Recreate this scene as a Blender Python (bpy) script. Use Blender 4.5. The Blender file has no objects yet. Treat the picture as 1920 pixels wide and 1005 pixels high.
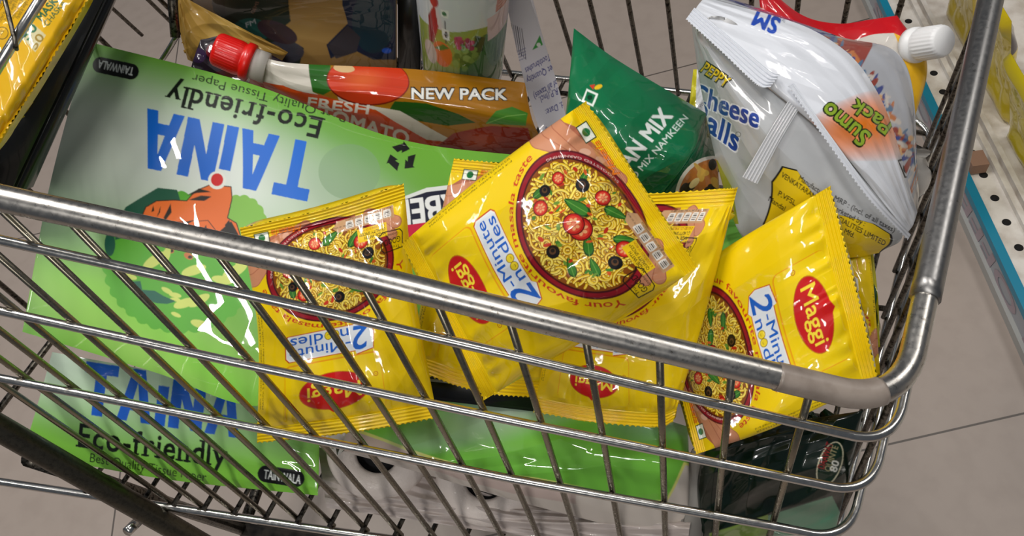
import bpy, bmesh, math, random
import numpy as np
from mathutils import Matrix, Vector

# ------------------------------------------------------------------ camera, world, lights
F = 1440.0; CX, CY = 960.0, 502.5; CAM_H = 1.30
def nz(v): v = np.array(v, float); return v / np.linalg.norm(v)
def ray(px, py): return np.array([(px - CX) / F, (py - CY) / F, 1.0])
DEP = 0.43
NAD = nz((320, 977.5, F))                       # straight down, in camera axes (x right, y down, z forward)
P0 = DEP * ray(0, 371); P1 = DEP * ray(1450, 704)
d1 = nz(P1 - P0)                                # along the near rim, to the front of the cart
w1 = nz((302, 1397.5, F)); w2 = nz((415, 573, F)); d3 = nz((1412, -2844, F))
Zc = -NAD; Xc = nz(d1 - (d1 @ Zc) * Zc); Yc = np.cross(Zc, Xc)
R = np.array([Xc, Yc, Zc]); CAMP = np.array([0, 0, CAM_H])
def TW(p): return np.asarray(p) @ R.T + CAMP    # camera axes -> world
def U(px, py, d): return TW(d * ray(px, py))
def UZ(px, py, z):
    r = R @ ray(px, py); return CAMP + r * ((z - CAM_H) / r[2])
def proj(Pw):
    q = (np.asarray(Pw) - CAMP) @ R
    return np.stack([q[..., 0] / q[..., 2] * F + CX, q[..., 1] / q[..., 2] * F + CY], -1)
VIEW = R @ np.array([0, 0, 1.0])

sc = bpy.context.scene; COL = sc.collection
cam = bpy.data.cameras.new('camera'); cam.sensor_width = 36.0; cam.lens = F / 1920 * 36.0; cam.clip_start = 0.01
camo = bpy.data.objects.new('camera', cam); COL.objects.link(camo)
Mx = Matrix.Identity(4)
for i in range(3):
    Mx[i][0] = R[i, 0]; Mx[i][1] = -R[i, 1]; Mx[i][2] = -R[i, 2]; Mx[i][3] = CAMP[i]
camo.matrix_world = Mx; sc.camera = camo
sc.view_settings.view_transform = 'Standard'; sc.view_settings.look = 'None'
sc.view_settings.gamma = 1.0; sc.view_settings.use_curve_mapping = False
sc.view_settings.exposure = 0.18
wd = bpy.data.worlds.new('world'); sc.world = wd; wd.use_nodes = True
wd.node_tree.nodes['Background'].inputs[0].default_value = (0.80, 0.88, 1.0, 1); wd.node_tree.nodes['Background'].inputs[1].default_value = 0.09
def tube_light(name, loc, rz, length, width, power, col=(1, .97, .93)):
    L = bpy.data.lights.new(name, 'AREA'); L.shape = 'RECTANGLE'; L.size = length; L.size_y = width; L.energy = power; L.color = col
    o = bpy.data.objects.new(name, L); COL.objects.link(o); o.location = loc; o.rotation_euler = (0, 0, rz)
LA = math.radians(-57)
def twin(x, y, power, length=1.2):
    for k in (-.035, .035): tube_light('ceiling_light', (x - k * math.sin(LA), y + k * math.cos(LA), 2.9), LA, length, .014, power / 2)
twin(-1.17, .82, 28, 1.25); twin(-2.3, .30, 10, 1.5); twin(.35, .25, 12); twin(1.35, 1.5, 13); twin(-.40, -1.80, 20); twin(.35, -2.8, 18)

# ------------------------------------------------------------------ helpers
def lin(c):
    if isinstance(c, str): c = [int(c[i:i + 2], 16) for i in (1, 3, 5)]
    c = np.array(c, float) / 255.0
    return np.where(c <= .04045, c / 12.92, ((c + .055) / 1.055) ** 2.4)
def tag(o, label=None, cat=None, group=None, kind=None):
    for k, v in (('label', label), ('category', cat), ('group', group), ('kind', kind)):
        if v: o[k] = v
    return o
def thing(name, loc, label, cat, group=None):
    o = bpy.data.objects.new(name, None); COL.objects.link(o); o.location = [float(x) for x in loc]; o.empty_display_size = .02
    return tag(o, label, cat, group)
def link(name, me, mats, parent=None):
    o = bpy.data.objects.new(name, me); COL.objects.link(o)
    for m in (mats if isinstance(mats, (list, tuple)) else [mats]): me.materials.append(m)
    if parent is not None:
        o.parent = parent; o.matrix_parent_inverse = Matrix.Translation(-parent.location)
    return o
def obj(name, bm, mat, parent=None, smooth=True):
    bmesh.ops.recalc_face_normals(bm, faces=bm.faces[:])
    me = bpy.data.meshes.new(name); bm.to_mesh(me); bm.free()
    if smooth: me.polygons.foreach_set('use_smooth', [True] * len(me.polygons))
    return link(name, me, mat, parent)

# ------------------------------------------------------------------ materials
def newmat(name):
    m = bpy.data.materials.new(name); m.use_nodes = True
    return m, m.node_tree.nodes, m.node_tree.links, m.node_tree.nodes['Principled BSDF']
def add_bump(m, scale, strength, dist=.002, detail=3.0, coord='Object'):
    N, L = m.node_tree.nodes, m.node_tree.links; b = N['Principled BSDF']
    tc = N.new('ShaderNodeTexCoord'); n = N.new('ShaderNodeTexNoise'); bp = N.new('ShaderNodeBump')
    n.inputs['Scale'].default_value = scale; n.inputs['Detail'].default_value = detail
    bp.inputs['Strength'].default_value = strength; bp.inputs['Distance'].default_value = dist
    L.new(tc.outputs[coord], n.inputs['Vector']); L.new(n.outputs['Fac'], bp.inputs['Height'])
    L.new(bp.outputs['Normal'], b.inputs['Normal'])
    if 'Coat Normal' in b.inputs: L.new(bp.outputs['Normal'], b.inputs['Coat Normal'])
def plain(name, c, rough=.5, metal=0.0, coat=0.0, bump=None, trans=0.0, alpha=1.0, noise=None):
    m, N, L, b = newmat(name); cl = lin(c)
    b.inputs['Base Color'].default_value = (*cl, 1); b.inputs['Roughness'].default_value = rough
    b.inputs['Metallic'].default_value = metal; b.inputs['Coat Weight'].default_value = coat; b.inputs['Coat Roughness'].default_value = .06
    b.inputs['Transmission Weight'].default_value = trans; b.inputs['Alpha'].default_value = alpha
    if noise:
        sc_, c2, lo, hi = noise
        tc = N.new('ShaderNodeTexCoord'); n = N.new('ShaderNodeTexNoise'); r = N.new('ShaderNodeValToRGB')
        n.inputs['Scale'].default_value = sc_; n.inputs['Detail'].default_value = 6
        r.color_ramp.elements[0].position = lo; r.color_ramp.elements[1].position = hi
        r.color_ramp.elements[0].color = (*lin(c2), 1); r.color_ramp.elements[1].color = (*cl, 1)
        L.new(tc.outputs['Object'], n.inputs['Vector']); L.new(n.outputs['Fac'], r.inputs['Fac']); L.new(r.outputs['Color'], b.inputs['Base Color'])
    if bump: add_bump(m, *bump)
    return m
def print_mat(name, rough=.38, coat=.9, coat_rough=.045, bump=(55, .22, .004), metal=0.0):
    m, N, L, b = newmat(name)
    a = N.new('ShaderNodeAttribute'); a.attribute_name = 'Col'
    L.new(a.outputs['Color'], b.inputs['Base Color'])
    b.inputs['Roughness'].default_value = rough; b.inputs['Coat Weight'].default_value = coat; b.inputs['Coat Roughness'].default_value = coat_rough
    b.inputs['Metallic'].default_value = metal; b.inputs['Specular IOR Level'].default_value = .18
    if bump: add_bump(m, *bump)
    return m
def metal_mat(name, c, rough, dirt, dirt_amt):
    m, N, L, b = newmat(name)
    tc = N.new('ShaderNodeTexCoord'); n = N.new('ShaderNodeTexNoise'); r = N.new('ShaderNodeValToRGB')
    n.inputs['Scale'].default_value = 240; n.inputs['Detail'].default_value = 9; n.inputs['Roughness'].default_value = .75
    r.color_ramp.elements[0].position = dirt_amt; r.color_ramp.elements[1].position = dirt_amt + .12
    r.color_ramp.elements[0].color = (*lin(dirt), 1); r.color_ramp.elements[1].color = (*lin(c), 1)
    L.new(tc.outputs['Object'], n.inputs['Vector']); L.new(n.outputs['Fac'], r.inputs['Fac']); L.new(r.outputs['Color'], b.inputs['Base Color'])
    b.inputs['Metallic'].default_value = 1.0
    n2 = N.new('ShaderNodeTexNoise'); n2.inputs['Scale'].default_value = 300; n2.inputs['Detail'].default_value = 4
    mr = N.new('ShaderNodeMapRange'); mr.inputs['To Min'].default_value = rough - .1; mr.inputs['To Max'].default_value = rough + .15
    L.new(tc.outputs['Object'], n2.inputs['Vector']); L.new(n2.outputs['Fac'], mr.inputs['Value']); L.new(mr.outputs['Result'], b.inputs['Roughness'])
    return m
FILM = print_mat('printed_film', bump=(30, .20, .004))
CLEAR = print_mat('printed_clear_wrap', rough=.4, coat=.8, coat_rough=.012, bump=(9, .02, .005))
CARD = print_mat('printed_card', rough=.45, coat=.3, bump=None)
FOIL = print_mat('printed_foil', rough=.35, coat=.8, coat_rough=.06, bump=(24, .22, .005))
STEEL = metal_mat('worn_zinc_plating', (184, 180, 174), .28, (96, 88, 78), .31)
CHROME = metal_mat('chrome_wire', (200, 198, 194), .20, (80, 74, 66), .28)
WIRE = metal_mat('upright_wire_metal', (150, 142, 126), .26, (80, 72, 60), .30)
DULL = metal_mat('dull_wire', (120, 114, 104), .35, (38, 34, 30), .42)
SLEEVE = plain('grey_plastic_sleeve', (150, 138, 128), .35, coat=.3, noise=(40, (110, 98, 88), .35, .6))
BLACKP = plain('black_plastic', (16, 17, 17), .35, coat=.3)

# ------------------------------------------------------------------ tubes
def tube(bm, pts, r, seg=10):
    pts = [np.array(p, float) for p in pts]; rings = []
    t0 = nz(pts[1] - pts[0]); a = np.cross(t0, [0, 0, 1.0])
    if np.linalg.norm(a) < 1e-3: a = np.cross(t0, [1.0, 0, 0])
    a = nz(a)
    for i, p in enumerate(pts):
        t = nz(pts[min(i + 1, len(pts) - 1)] - pts[max(i - 1, 0)])
        a = nz(a - (a @ t) * t); b = np.cross(t, a)
        rr = r[i] if hasattr(r, '__len__') else r
        rings.append([bm.verts.new(p + rr * (math.cos(2 * math.pi * k / seg) * a + math.sin(2 * math.pi * k / seg) * b)) for k in range(seg)])
    for A, B in zip(rings, rings[1:]):
        for k in range(seg): bm.faces.new((A[k], A[(k + 1) % seg], B[(k + 1) % seg], B[k]))
    bm.faces.new(rings[0][::-1]); bm.faces.new(rings[-1])
def fillet(pts, rad, n=10):
    pts = [np.array(p, float) for p in pts]; out = [pts[0]]
    for i in range(1, len(pts) - 1):
        p = pts[i]; a = pts[i - 1] - p; b = pts[i + 1] - p; la, lb = np.linalg.norm(a), np.linalg.norm(b); a /= la; b /= lb
        rr = min(rad, la * .45, lb * .45)
        if a @ b < -.985: out.append(p); continue
        A, B = p + a * rr, p + b * rr
        for k in range(n + 1):
            t = k / n; out.append((1 - t) ** 2 * A + 2 * t * (1 - t) * (p * .86 + (A + B) * .07) + t * t * B)
    out.append(pts[-1]); return out
def wire(name, pts, r, mat, parent, seg=8):
    bm = bmesh.new(); tube(bm, pts, r, seg); return obj(name, bm, mat, parent)
def box_between(bm, c, ex, ey, ez):
    c, ex, ey, ez = [np.array(v, float) for v in (c, ex, ey, ez)]
    vs = [bm.verts.new(c + sx * ex + sy * ey + sz * ez) for sx in (-1, 1) for sy in (-1, 1) for sz in (-1, 1)]
    for f in ((0, 1, 3, 2), (4, 6, 7, 5), (0, 4, 5, 1), (2, 3, 7, 6), (0, 2, 6, 4), (1, 5, 7, 3)): bm.faces.new([vs[i] for i in f])
    return vs

# ------------------------------------------------------------------ lettering (Blender's own built-in typeface)
_tc = {}
def text_tris(s, bold=0.0, shear=0.0):
    key = (s, bold, shear)
    if key in _tc: return _tc[key]
    cu = bpy.data.curves.new('t', 'FONT'); cu.body = s; cu.offset = bold; cu.shear = shear; cu.resolution_u = 3
    ob = bpy.data.objects.new('t', cu); COL.objects.link(ob)
    me = ob.evaluated_get(bpy.context.evaluated_depsgraph_get()).to_mesh(); me.calc_loop_triangles()
    V = np.array([v.co[:2] for v in me.vertices]); T = np.array([t.vertices[:] for t in me.loop_triangles])
    bpy.data.objects.remove(ob); bpy.data.curves.remove(cu)
    tr = V[T].copy(); tr[..., 0] -= tr[..., 0].min(); tr /= 0.70
    _tc[key] = (tr, float(tr[..., 0].max())); return _tc[key]

def serif_tris(st):
    """the same glyphs, with hairline slab serifs on their stems"""
    key = ('serif', st)
    if key in _tc: return _tc[key]
    out = []; x = 0.0
    for ch in st:
        tr, w = text_tris(ch, .012); tr = tr.copy(); rects = []
        P = tr.reshape(-1, 2)
        def stems(y0, y1):
            X = np.unique(np.round(P[(P[:, 1] > y0) & (P[:, 1] < y1), 0], 3)); g = []
            for v in X:
                if g and v - g[-1][1] < .16: g[-1][1] = v
                else: g.append([v, v])
            return g
        if ch in 'Efrindlhmk':
            for a, b in stems(-.02, .02): rects.append((a - .11, b + .11, -.005, .06))
        if ch in 'rindlhm':
            top = P[:, 1].max() if ch in 'dlh' else .70 * 1.0
            for a, b in (stems(P[:, 1].max() - .03, P[:, 1].max() + .01) if ch in 'dlh' else []): rects.append((a - .13, b, P[:, 1].max() - .06, P[:, 1].max()))
        if ch == 'y':
            m = P[P[:, 1] > P[:, 1].max() - .03]; rects += [(m[:, 0].min() - .05, m[:, 0].min() + .2, P[:, 1].max() - .04, P[:, 1].max()), (m[:, 0].max() - .2, m[:, 0].max() + .05, P[:, 1].max() - .04, P[:, 1].max())]
        for a, b, c, d in rects: tr = np.concatenate([tr, np.array([[(a, c), (b, c), (b, d)], [(a, c), (b, d), (a, d)]])])
        tr[..., 0] += x; out.append(tr); x += w + (.16 if ch != '-' else .12)
    tr = np.concatenate(out); _tc[key] = (tr, float(tr[..., 0].max())); return _tc[key]
BLK = {'T': ([(0, 1), (.80, 1), (.80, .79), (.53, .79), (.53, 0), (.27, 0), (.27, .79), (0, .79)], .80), 'A': ([(0, 0), (.27, 1), (.57, 1), (.84, 0), (.59, 0), (.54, .21), (.30, .21), (.25, 0), (0, 0), (.345, .40), (.495, .40), (.42, .74), (.345, .40)], .84),
       'i': ([(0, 0), (.26, 0), (.26, .76), (0, .76)], .26), 'N': ([(0, 0), (.26, 0), (.26, .56), (.55, 0), (.81, 0), (.81, 1), (.55, 1), (.55, .44), (.26, 1), (0, 1)], .81)}
def block_word(cv, word, S, E, up, col, lean=.0, gap=.07):
    S, E, up = [np.array(v, float) for v in (S, E, up)]; w = sum(BLK[c][1] for c in word) + gap * (len(word) - 1); x = 0
    for c in word:
        P, a = BLK[c]; cv.poly([S + (E - S) * ((x + px_ + lean * py_) / w) + up * py_ for px_, py_ in P], col); x += a + gap

# ------------------------------------------------------------------ printed artwork, rasterised to per-vertex print colours
class Canvas:
    def __init__(s, W, H, base, pxmap=None):
        s.W, s.H = int(W), int(H); s.a = np.empty((s.H, s.W, 3)); s.a[:] = lin(base); s.pxmap = pxmap
    def pts(s, P):
        P = np.asarray(P, float).reshape(-1, 2)
        if s.pxmap is not None: P = s.pxmap(P)
        return P * [s.W, s.H] - .5
    def _box(s, Q, pad=1):
        x0 = max(int(Q[:, 0].min()) - pad, 0); x1 = min(int(Q[:, 0].max()) + pad + 2, s.W)
        y0 = max(int(Q[:, 1].min()) - pad, 0); y1 = min(int(Q[:, 1].max()) + pad + 2, s.H)
        return x0, x1, y0, y1
    def poly(s, P, c, alpha=1.0, raw=False):
        Q = np.asarray(P, float) if raw else s.pts(P)
        x0, x1, y0, y1 = s._box(Q)
        if x1 <= x0 or y1 <= y0: return
        X, Y = np.meshgrid(np.arange(x0, x1), np.arange(y0, y1)); m = np.zeros(X.shape, bool)
        for (ax, ay), (bx, by) in zip(Q, np.roll(Q, -1, 0)):
            if ay == by: continue
            m ^= ((ay > Y) != (by > Y)) & (X < (bx - ax) * (Y - ay) / (by - ay) + ax)
        v = s.a[y0:y1, x0:x1]; v[m] = v[m] * (1 - alpha) + lin(c) * alpha
    def ell(s, c, rx, ry, col, rot=0, alpha=1.0, n=40, bumps=0, amp=0.0):
        t = np.linspace(0, 2 * math.pi, n if not bumps else 200, endpoint=False); k = 1 + amp * np.abs(np.sin(t * bumps / 2)) if bumps else 1
        x, y = rx * np.cos(t) * k, ry * np.sin(t) * k; cr, sr = math.cos(rot), math.sin(rot)
        s.poly(np.stack([c[0] + x * cr - y * sr, c[1] + x * sr + y * cr], 1), col, alpha)
    def soft(s, c, rx, ry, col, alpha=1.0, p=1.0, rot=0):
        """a gradient of the ink itself (flat printed vignette)"""
        cr, sr = math.cos(rot), math.sin(rot)
        Q = s.pts([c, (c[0] + rx * cr, c[1] + rx * sr), (c[0] - ry * sr, c[1] + ry * cr)]); o = Q[0]; M = np.stack([Q[1] - o, Q[2] - o], 1)
        try: Mi = np.linalg.inv(M)
        except Exception: return
        Y, X = np.mgrid[0:s.H, 0:s.W]; uv = np.einsum('ij,jyx->iyx', Mi, np.stack([X - o[0], Y - o[1]]))
        k = np.clip(1 - np.hypot(uv[0], uv[1]), 0, 1); k = (k * k * (3 - 2 * k)) ** p * alpha
        s.a += (lin(col) - s.a) * k[..., None]
    def line(s, P, w, col, raw=False):
        Q = np.asarray(P, float) if raw else s.pts(P); r = w / 2; c = lin(col)
        for a, b in zip(Q, Q[1:]):
            x0, x1, y0, y1 = s._box(np.array([a, b]), int(r) + 1)
            if x1 <= x0 or y1 <= y0: continue
            X, Y = np.meshgrid(np.arange(x0, x1), np.arange(y0, y1)); d = b - a; L = max(d @ d, 1e-9)
            t = np.clip(((X - a[0]) * d[0] + (Y - a[1]) * d[1]) / L, 0, 1)
            m = (X - a[0] - t * d[0]) ** 2 + (Y - a[1] - t * d[1]) ** 2 <= r * r
            s.a[y0:y1, x0:x1][m] = c
    def tris(s, T, col):
        c = lin(col)
        for t in T:
            x0, x1, y0, y1 = s._box(t, 0)
            if x1 <= x0 or y1 <= y0: continue
            X, Y = np.meshgrid(np.arange(x0, x1), np.arange(y0, y1)); (ax, ay), (bx, by), (cx, cy) = t
            e1 = (bx - ax) * (Y - ay) - (by - ay) * (X - ax); e2 = (cx - bx) * (Y - by) - (cy - by) * (X - bx); e3 = (ax - cx) * (Y - cy) - (ay - cy) * (X - cx)
            m = ((e1 >= 0) & (e2 >= 0) & (e3 >= 0)) | ((e1 <= 0) & (e2 <= 0) & (e3 <= 0)); s.a[y0:y1, x0:x1][m] = c
    def text(s, st, S, E, up, col, bold=0.0, shear=0.0, outline=None, oc=None, serif=False):
        """baseline from S to E, capital height = the vector up"""
        S, E, up = [np.array(v, float) for v in (S, E, up)]; tr, w0 = (serif_tris(st) if serif else text_tris(st, 0.0, shear)); nv_ = up / np.linalg.norm(up); ux = nz(E - S)
        def put(c, r):
            P = S + (E - S) * (tr[..., :1] / w0) + up * tr[..., 1:]
            for k in (range(5) if r else range(1)):
                o = 0 if k == 4 or not r else r * (math.cos(k * 1.571 + .785) * ux + math.sin(k * 1.571 + .785) * nv_)
                s.tris(s.pts((P + o).reshape(-1, 2)).reshape(-1, 3, 2), c)
        b = bold * np.linalg.norm(up)
        if outline: put(oc, b + outline)
        put(col, b)
    def arctext(s, st, c, rx, ry, a0, a1, h, col, bold=0.0):
        tr, w = text_tris(st, min(bold, .018)); t = a0 + (a1 - a0) * tr[..., 0] / w; k = 1 + h * tr[..., 1]
        P = np.stack([c[0] + rx * k * np.cos(t), c[1] + ry * k * np.sin(t)], -1)
        s.tris(s.pts(P.reshape(-1, 2)).reshape(-1, 3, 2), col)
    def sample(s, u, v):
        x = np.clip(u * s.W - .5, 0, s.W - 1.001); y = np.clip(v * s.H - .5, 0, s.H - 1.001)
        b = s.a.copy(); b[1:-1, 1:-1] = (s.a[1:-1, 1:-1] * 2 + s.a[:-2, 1:-1] + s.a[2:, 1:-1] + s.a[1:-1, :-2] + s.a[1:-1, 2:]) / 6
        xi = x.astype(int); yi = y.astype(int); fx = (x - xi)[..., None]; fy = (y - yi)[..., None]
        return (b[yi, xi] * (1 - fx) + b[yi, xi + 1] * fx) * (1 - fy) + (b[yi + 1, xi] * (1 - fx) + b[yi + 1, xi + 1] * fx) * fy

# ------------------------------------------------------------------ sheets: a grid of points bent through control points
def spl(C, t, smooth=True):
    """C (n,...) control values at even parameters, t (m,) -> (m,...)"""
    C = np.asarray(C, float); n = len(C); x = np.clip(t, 0, 1) * (n - 1); i = np.minimum(x.astype(int), n - 2); f = (x - i).reshape((-1,) + (1,) * (C.ndim - 1))
    p1, p2 = C[i], C[i + 1]
    if not smooth or n < 3: return p1 + (p2 - p1) * f
    g = np.concatenate([[2 * C[0] - C[1]], C, [2 * C[-1] - C[-2]]]); p0, p3 = g[i], g[i + 3]
    return .5 * (2 * p1 + (p2 - p0) * f + (2 * p0 - 5 * p1 + 4 * p2 - p3) * f * f + (3 * p1 - p0 - 3 * p2 + p3) * f ** 3)
class Sheet:
    def __init__(s, ctrl, nu, nv, su=True, sv=True, world=False):
        c = np.array(ctrl, float)
        Wp = c if world else np.array([[U(*p) for p in row] for row in c])
        s.u = np.linspace(0, 1, nu + 1); s.v = np.linspace(0, 1, nv + 1)
        g = spl(Wp, s.v, sv); s.P = np.swapaxes(spl(np.swapaxes(g, 0, 1), s.u, su), 0, 1)   # [v,u,3]
        s.UU, s.VV = np.meshgrid(s.u, s.v); s.normals()
    def normals(s):
        du = np.gradient(s.P, axis=1); dv = np.gradient(s.P, axis=0); n = np.cross(du, dv); n /= np.maximum(np.linalg.norm(n, axis=2, keepdims=True), 1e-12)
        if (n @ VIEW).mean() > 0: n = -n
        s.N = n
    def push(s, h, along_normal=False):
        d = CAMP - s.P; d = s.N if along_normal else d / np.linalg.norm(d, axis=2, keepdims=True)
        s.P = s.P + d * h[..., None]; s.normals()
    def pxmap(s):
        st = max(1, s.P.shape[0] // 90), max(1, s.P.shape[1] // 90)
        G = s.P[::st[0], ::st[1]]; Q = proj(G); u = s.UU[::st[0], ::st[1]]; v = s.VV[::st[0], ::st[1]]
        gu = np.gradient(Q, axis=1) / np.gradient(u, axis=1)[..., None]; gv = np.gradient(Q, axis=0) / np.gradient(v, axis=0)[..., None]
        q = Q.reshape(-1, 2); gu = gu.reshape(-1, 2); gv = gv.reshape(-1, 2); u = u.ravel(); v = v.ravel()
        def f(P):
            out = []
            for p in P:
                k = np.argmin(((q - p) ** 2).sum(1)); M = np.stack([gu[k], gv[k]], 1); d = p - q[k]
                det = M[0, 0] * M[1, 1] - M[0, 1] * M[1, 0]
                if abs(det) < 1e-6: out.append((u[k], v[k])); continue
                out.append((u[k] + (M[1, 1] * d[0] - M[0, 1] * d[1]) / det, v[k] + (-M[1, 0] * d[0] + M[0, 0] * d[1]) / det))
            return np.clip(np.array(out), -2, 3)
        return f
def grid_mesh(name, P, C=None, back=None, bc=(200, 200, 200)):
    """P [nv,nu,3]; back: coarse grid behind, closed on to P's border by the film itself"""
    def one(P, off):
        nv, nu = P.shape[:2]; i = np.arange(nv * nu).reshape(nv, nu) + off
        return np.stack([i[:-1, :-1], i[:-1, 1:], i[1:, 1:], i[1:, :-1]], -1).reshape(-1, 4)
    V = P.reshape(-1, 3); Fq = one(P, 0); c = None if C is None else C.reshape(-1, 3)
    if back is not None:
        Fq = np.concatenate([Fq, one(back, len(V))[:, ::-1]]); 
        if c is not None: c = np.concatenate([c, np.broadcast_to(lin(bc), (back.size // 3, 3))])
        V = np.concatenate([V, back.reshape(-1, 3)])
    me = bpy.data.meshes.new(name); me.vertices.add(len(V)); me.vertices.foreach_set('co', V.astype(np.float32).ravel())
    me.loops.add(Fq.size); me.loops.foreach_set('vertex_index', Fq.astype(np.int32).ravel())
    me.polygons.add(len(Fq)); me.polygons.foreach_set('loop_start', np.arange(0, Fq.size, 4, dtype=np.int32)); me.polygons.foreach_set('use_smooth', np.ones(len(Fq), bool))
    if c is not None:
        at = me.color_attributes.new('Col', 'FLOAT_COLOR', 'POINT'); at.data.foreach_set('color', np.concatenate([c, np.ones((len(c), 1))], 1).astype(np.float32).ravel())
    me.update(); me.validate(); return me
def creases(UU, VV, seed, n=7, amp=.0012, fmin=1.2, fmax=4.5):
    r = np.random.RandomState(seed); h = np.zeros_like(UU)
    for k in range(n):
        th = r.uniform(0, math.pi); f = r.uniform(fmin, fmax); ph = r.uniform(0, 6.28)
        w = .25 * np.sin(3 * UU * r.uniform(.5, 2) + r.uniform(0, 6)) + .25 * np.sin(3 * VV * r.uniform(.5, 2) + r.uniform(0, 6))
        x = (UU * math.cos(th) + VV * math.sin(th)) * f + w + ph / 6.28
        tri = np.abs((x % 1) - .5) * 2
        h += amp * r.uniform(.4, 1) * (np.sqrt(tri * tri + .01) - .5) * (.4 + .6 * np.sin(2 * UU + 3 * VV + ph) ** 2)
    return h
def backsheet(S, t, step=8):
    """a coarse far side, t metres behind S in the middle and meeting it at the border"""
    iv = np.unique(np.concatenate([np.arange(0, S.P.shape[0], step), [S.P.shape[0] - 1]])); iu = np.unique(np.concatenate([np.arange(0, S.P.shape[1], step), [S.P.shape[1] - 1]]))
    P = S.P[np.ix_(iv, iu)]; N = S.N[np.ix_(iv, iu)]; u = S.UU[np.ix_(iv, iu)]; v = S.VV[np.ix_(iv, iu)]
    k = (np.clip(1 - (2 * u - 1) ** 8, 0, 1) * np.clip(1 - (2 * v - 1) ** 8, 0, 1)) ** .5
    return P - N * (t * k + .0002)[..., None]
def pillow(u, v, pu=4, e=.6, s0=.0, s1=.0, soft=.16):
    a = np.clip(1 - np.abs(2 * u - 1) ** pu, 0, 1) ** e
    x = np.clip(np.minimum((v - s0), (1 - s1 - v)) / soft, 0, 1); return a * np.sin(x * math.pi / 2) ** .8

def packet(name, ctrl, art, label, cat, group=None, bulge=.014, thick=.02, dens=1.0, seed=1, seals=(.065, .065), bc=(225, 195, 20), mat=None, parts=('body', 'end_seal'), amp=.0026, su=True, sv=True, pu=4, rad=.0022, painter=None, root=None, umap=None):
    """sealed film pouch: ctrl rows run from the artwork's top to its bottom"""
    ctrl = [[(x, y, min([max(d, DW(x, y) + .024)] + [k for k in (FL(x, y, .016 + thick * .7), FD(x, y, .012 + thick) if y < 420 else 9) if k > .5])) for x, y, d in row] for row in ctrl]
    q = np.array(ctrl, float)[..., :2]
    nu = int(max(np.linalg.norm(np.diff(q, axis=1), axis=2).sum(1)) * dens); nv = int(max(np.linalg.norm(np.diff(q, axis=0), axis=2).sum(0)) * dens)
    S = Sheet(ctrl, nu, nv, su, sv); u, v = S.UU, S.VV; s0, s1 = seals
    r = np.random.RandomState(seed)
    body = pillow(u, v, pu, .6, s0, s1)
    d = np.minimum(v - s0, 1 - s1 - v); inb = d > 0
    h = bulge * body + creases(u, v, seed, amp=amp) * np.clip(body * 1.6, 0, 1)
    if s0 > 0 or s1 > 0:
        fan = np.exp(-np.clip(d, 0, 1) / .07) * np.where(inb, np.clip(d / .02, 0, 1), 0)
        ff = np.interp(u[0], np.linspace(0, 1, 14), r.uniform(-1, 1, 14))[None, :]
        h += rad * fan * (np.cos(u * 2 * math.pi * 9 + 2 * ff) * .6 + ff)
        wob = np.interp(u[0], np.linspace(0, 1, 7), r.uniform(-1, 1, 7))[None, :]
        sl = np.where(~inb, 1.0, 0); ph = np.where(v < .5, v / max(s0, 1e-6), (1 - v) / max(s1, 1e-6))
        h += sl * (.00055 * np.sin(ph * 2 * math.pi * 4.5) + .0015 * wob)
    S.push(h)
    # pinked ends
    if s0 > 0:
        zz = (np.abs(((u[0] * 34) % 1) - .5) * 2 - .5) * .0016; dv0 = nz(S.P[0].mean(0) - S.P[6].mean(0)); S.P[0] += dv0 * zz[:, None]
    if s1 > 0:
        zz = (np.abs(((u[0] * 34) % 1) - .5) * 2 - .5) * .0016; dv0 = nz(S.P[-1].mean(0) - S.P[-7].mean(0)); S.P[-1] += dv0 * zz[:, None]
    if painter is not None:
        art = Canvas(nu * 2, nv * 2, bc, S.pxmap()); painter(art)
    C = art.sample(u if umap is None else np.clip(umap(u), 0, 1), v)
    bk = backsheet(S, thick)
    if root is None: root = thing(name, S.P.reshape(-1, 3)[S.P.reshape(-1, 3)[:, 2].argmin()], label, cat, group)
    i0 = int(round(s0 * nv)); i1 = nv - int(round(s1 * nv))
    link(parts[0], grid_mesh(parts[0], S.P[i0:i1 + 1], C[i0:i1 + 1], bk, bc), mat or FILM, root)
    if s0 > 0: link(parts[1], grid_mesh(parts[1], S.P[:i0 + 1], C[:i0 + 1]), mat or FILM, root)
    if s1 > 0: link(parts[1], grid_mesh(parts[1], S.P[i1:], C[i1:]), mat or FILM, root)
    return root, S

# ------------------------------------------------------------------ floor
fm, fN, fL, fb = newmat('porcelain_floor_tile')
fb.inputs['Roughness'].default_value = .42
tc = fN.new('ShaderNodeTexCoord'); mp = fN.new('ShaderNodeMapping'); br = fN.new('ShaderNodeTexBrick')
J0, J1 = UZ(1645, 838, 0), UZ(1920, 775, 0); fang = math.atan2(J1[1] - J0[1], J1[0] - J0[0])
mp.vector_type = 'TEXTURE'; mp.inputs['Location'].default_value = (J0[0] - .38 * math.cos(fang), J0[1] - .38 * math.sin(fang), 0); mp.inputs['Rotation'].default_value = (0, 0, fang)
br.offset = 0.0; br.inputs['Scale'].default_value = 1.0; br.inputs['Brick Width'].default_value = .98; br.inputs['Row Height'].default_value = .98
br.inputs['Mortar Size'].default_value = .0022; br.inputs['Mortar Smooth'].default_value = .4
br.inputs['Color1'].default_value = (*lin((170, 156, 146)), 1); br.inputs['Color2'].default_value = (*lin((167, 153, 143)), 1); br.inputs['Mortar'].default_value = (*lin((92, 84, 78)), 1)
fL.new(tc.outputs['Object'], mp.inputs['Vector']); fL.new(mp.outputs['Vector'], br.inputs['Vector'])
fn = fN.new('ShaderNodeTexNoise'); fn.inputs['Scale'].default_value = 26; fn.inputs['Detail'].default_value = 8
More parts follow.
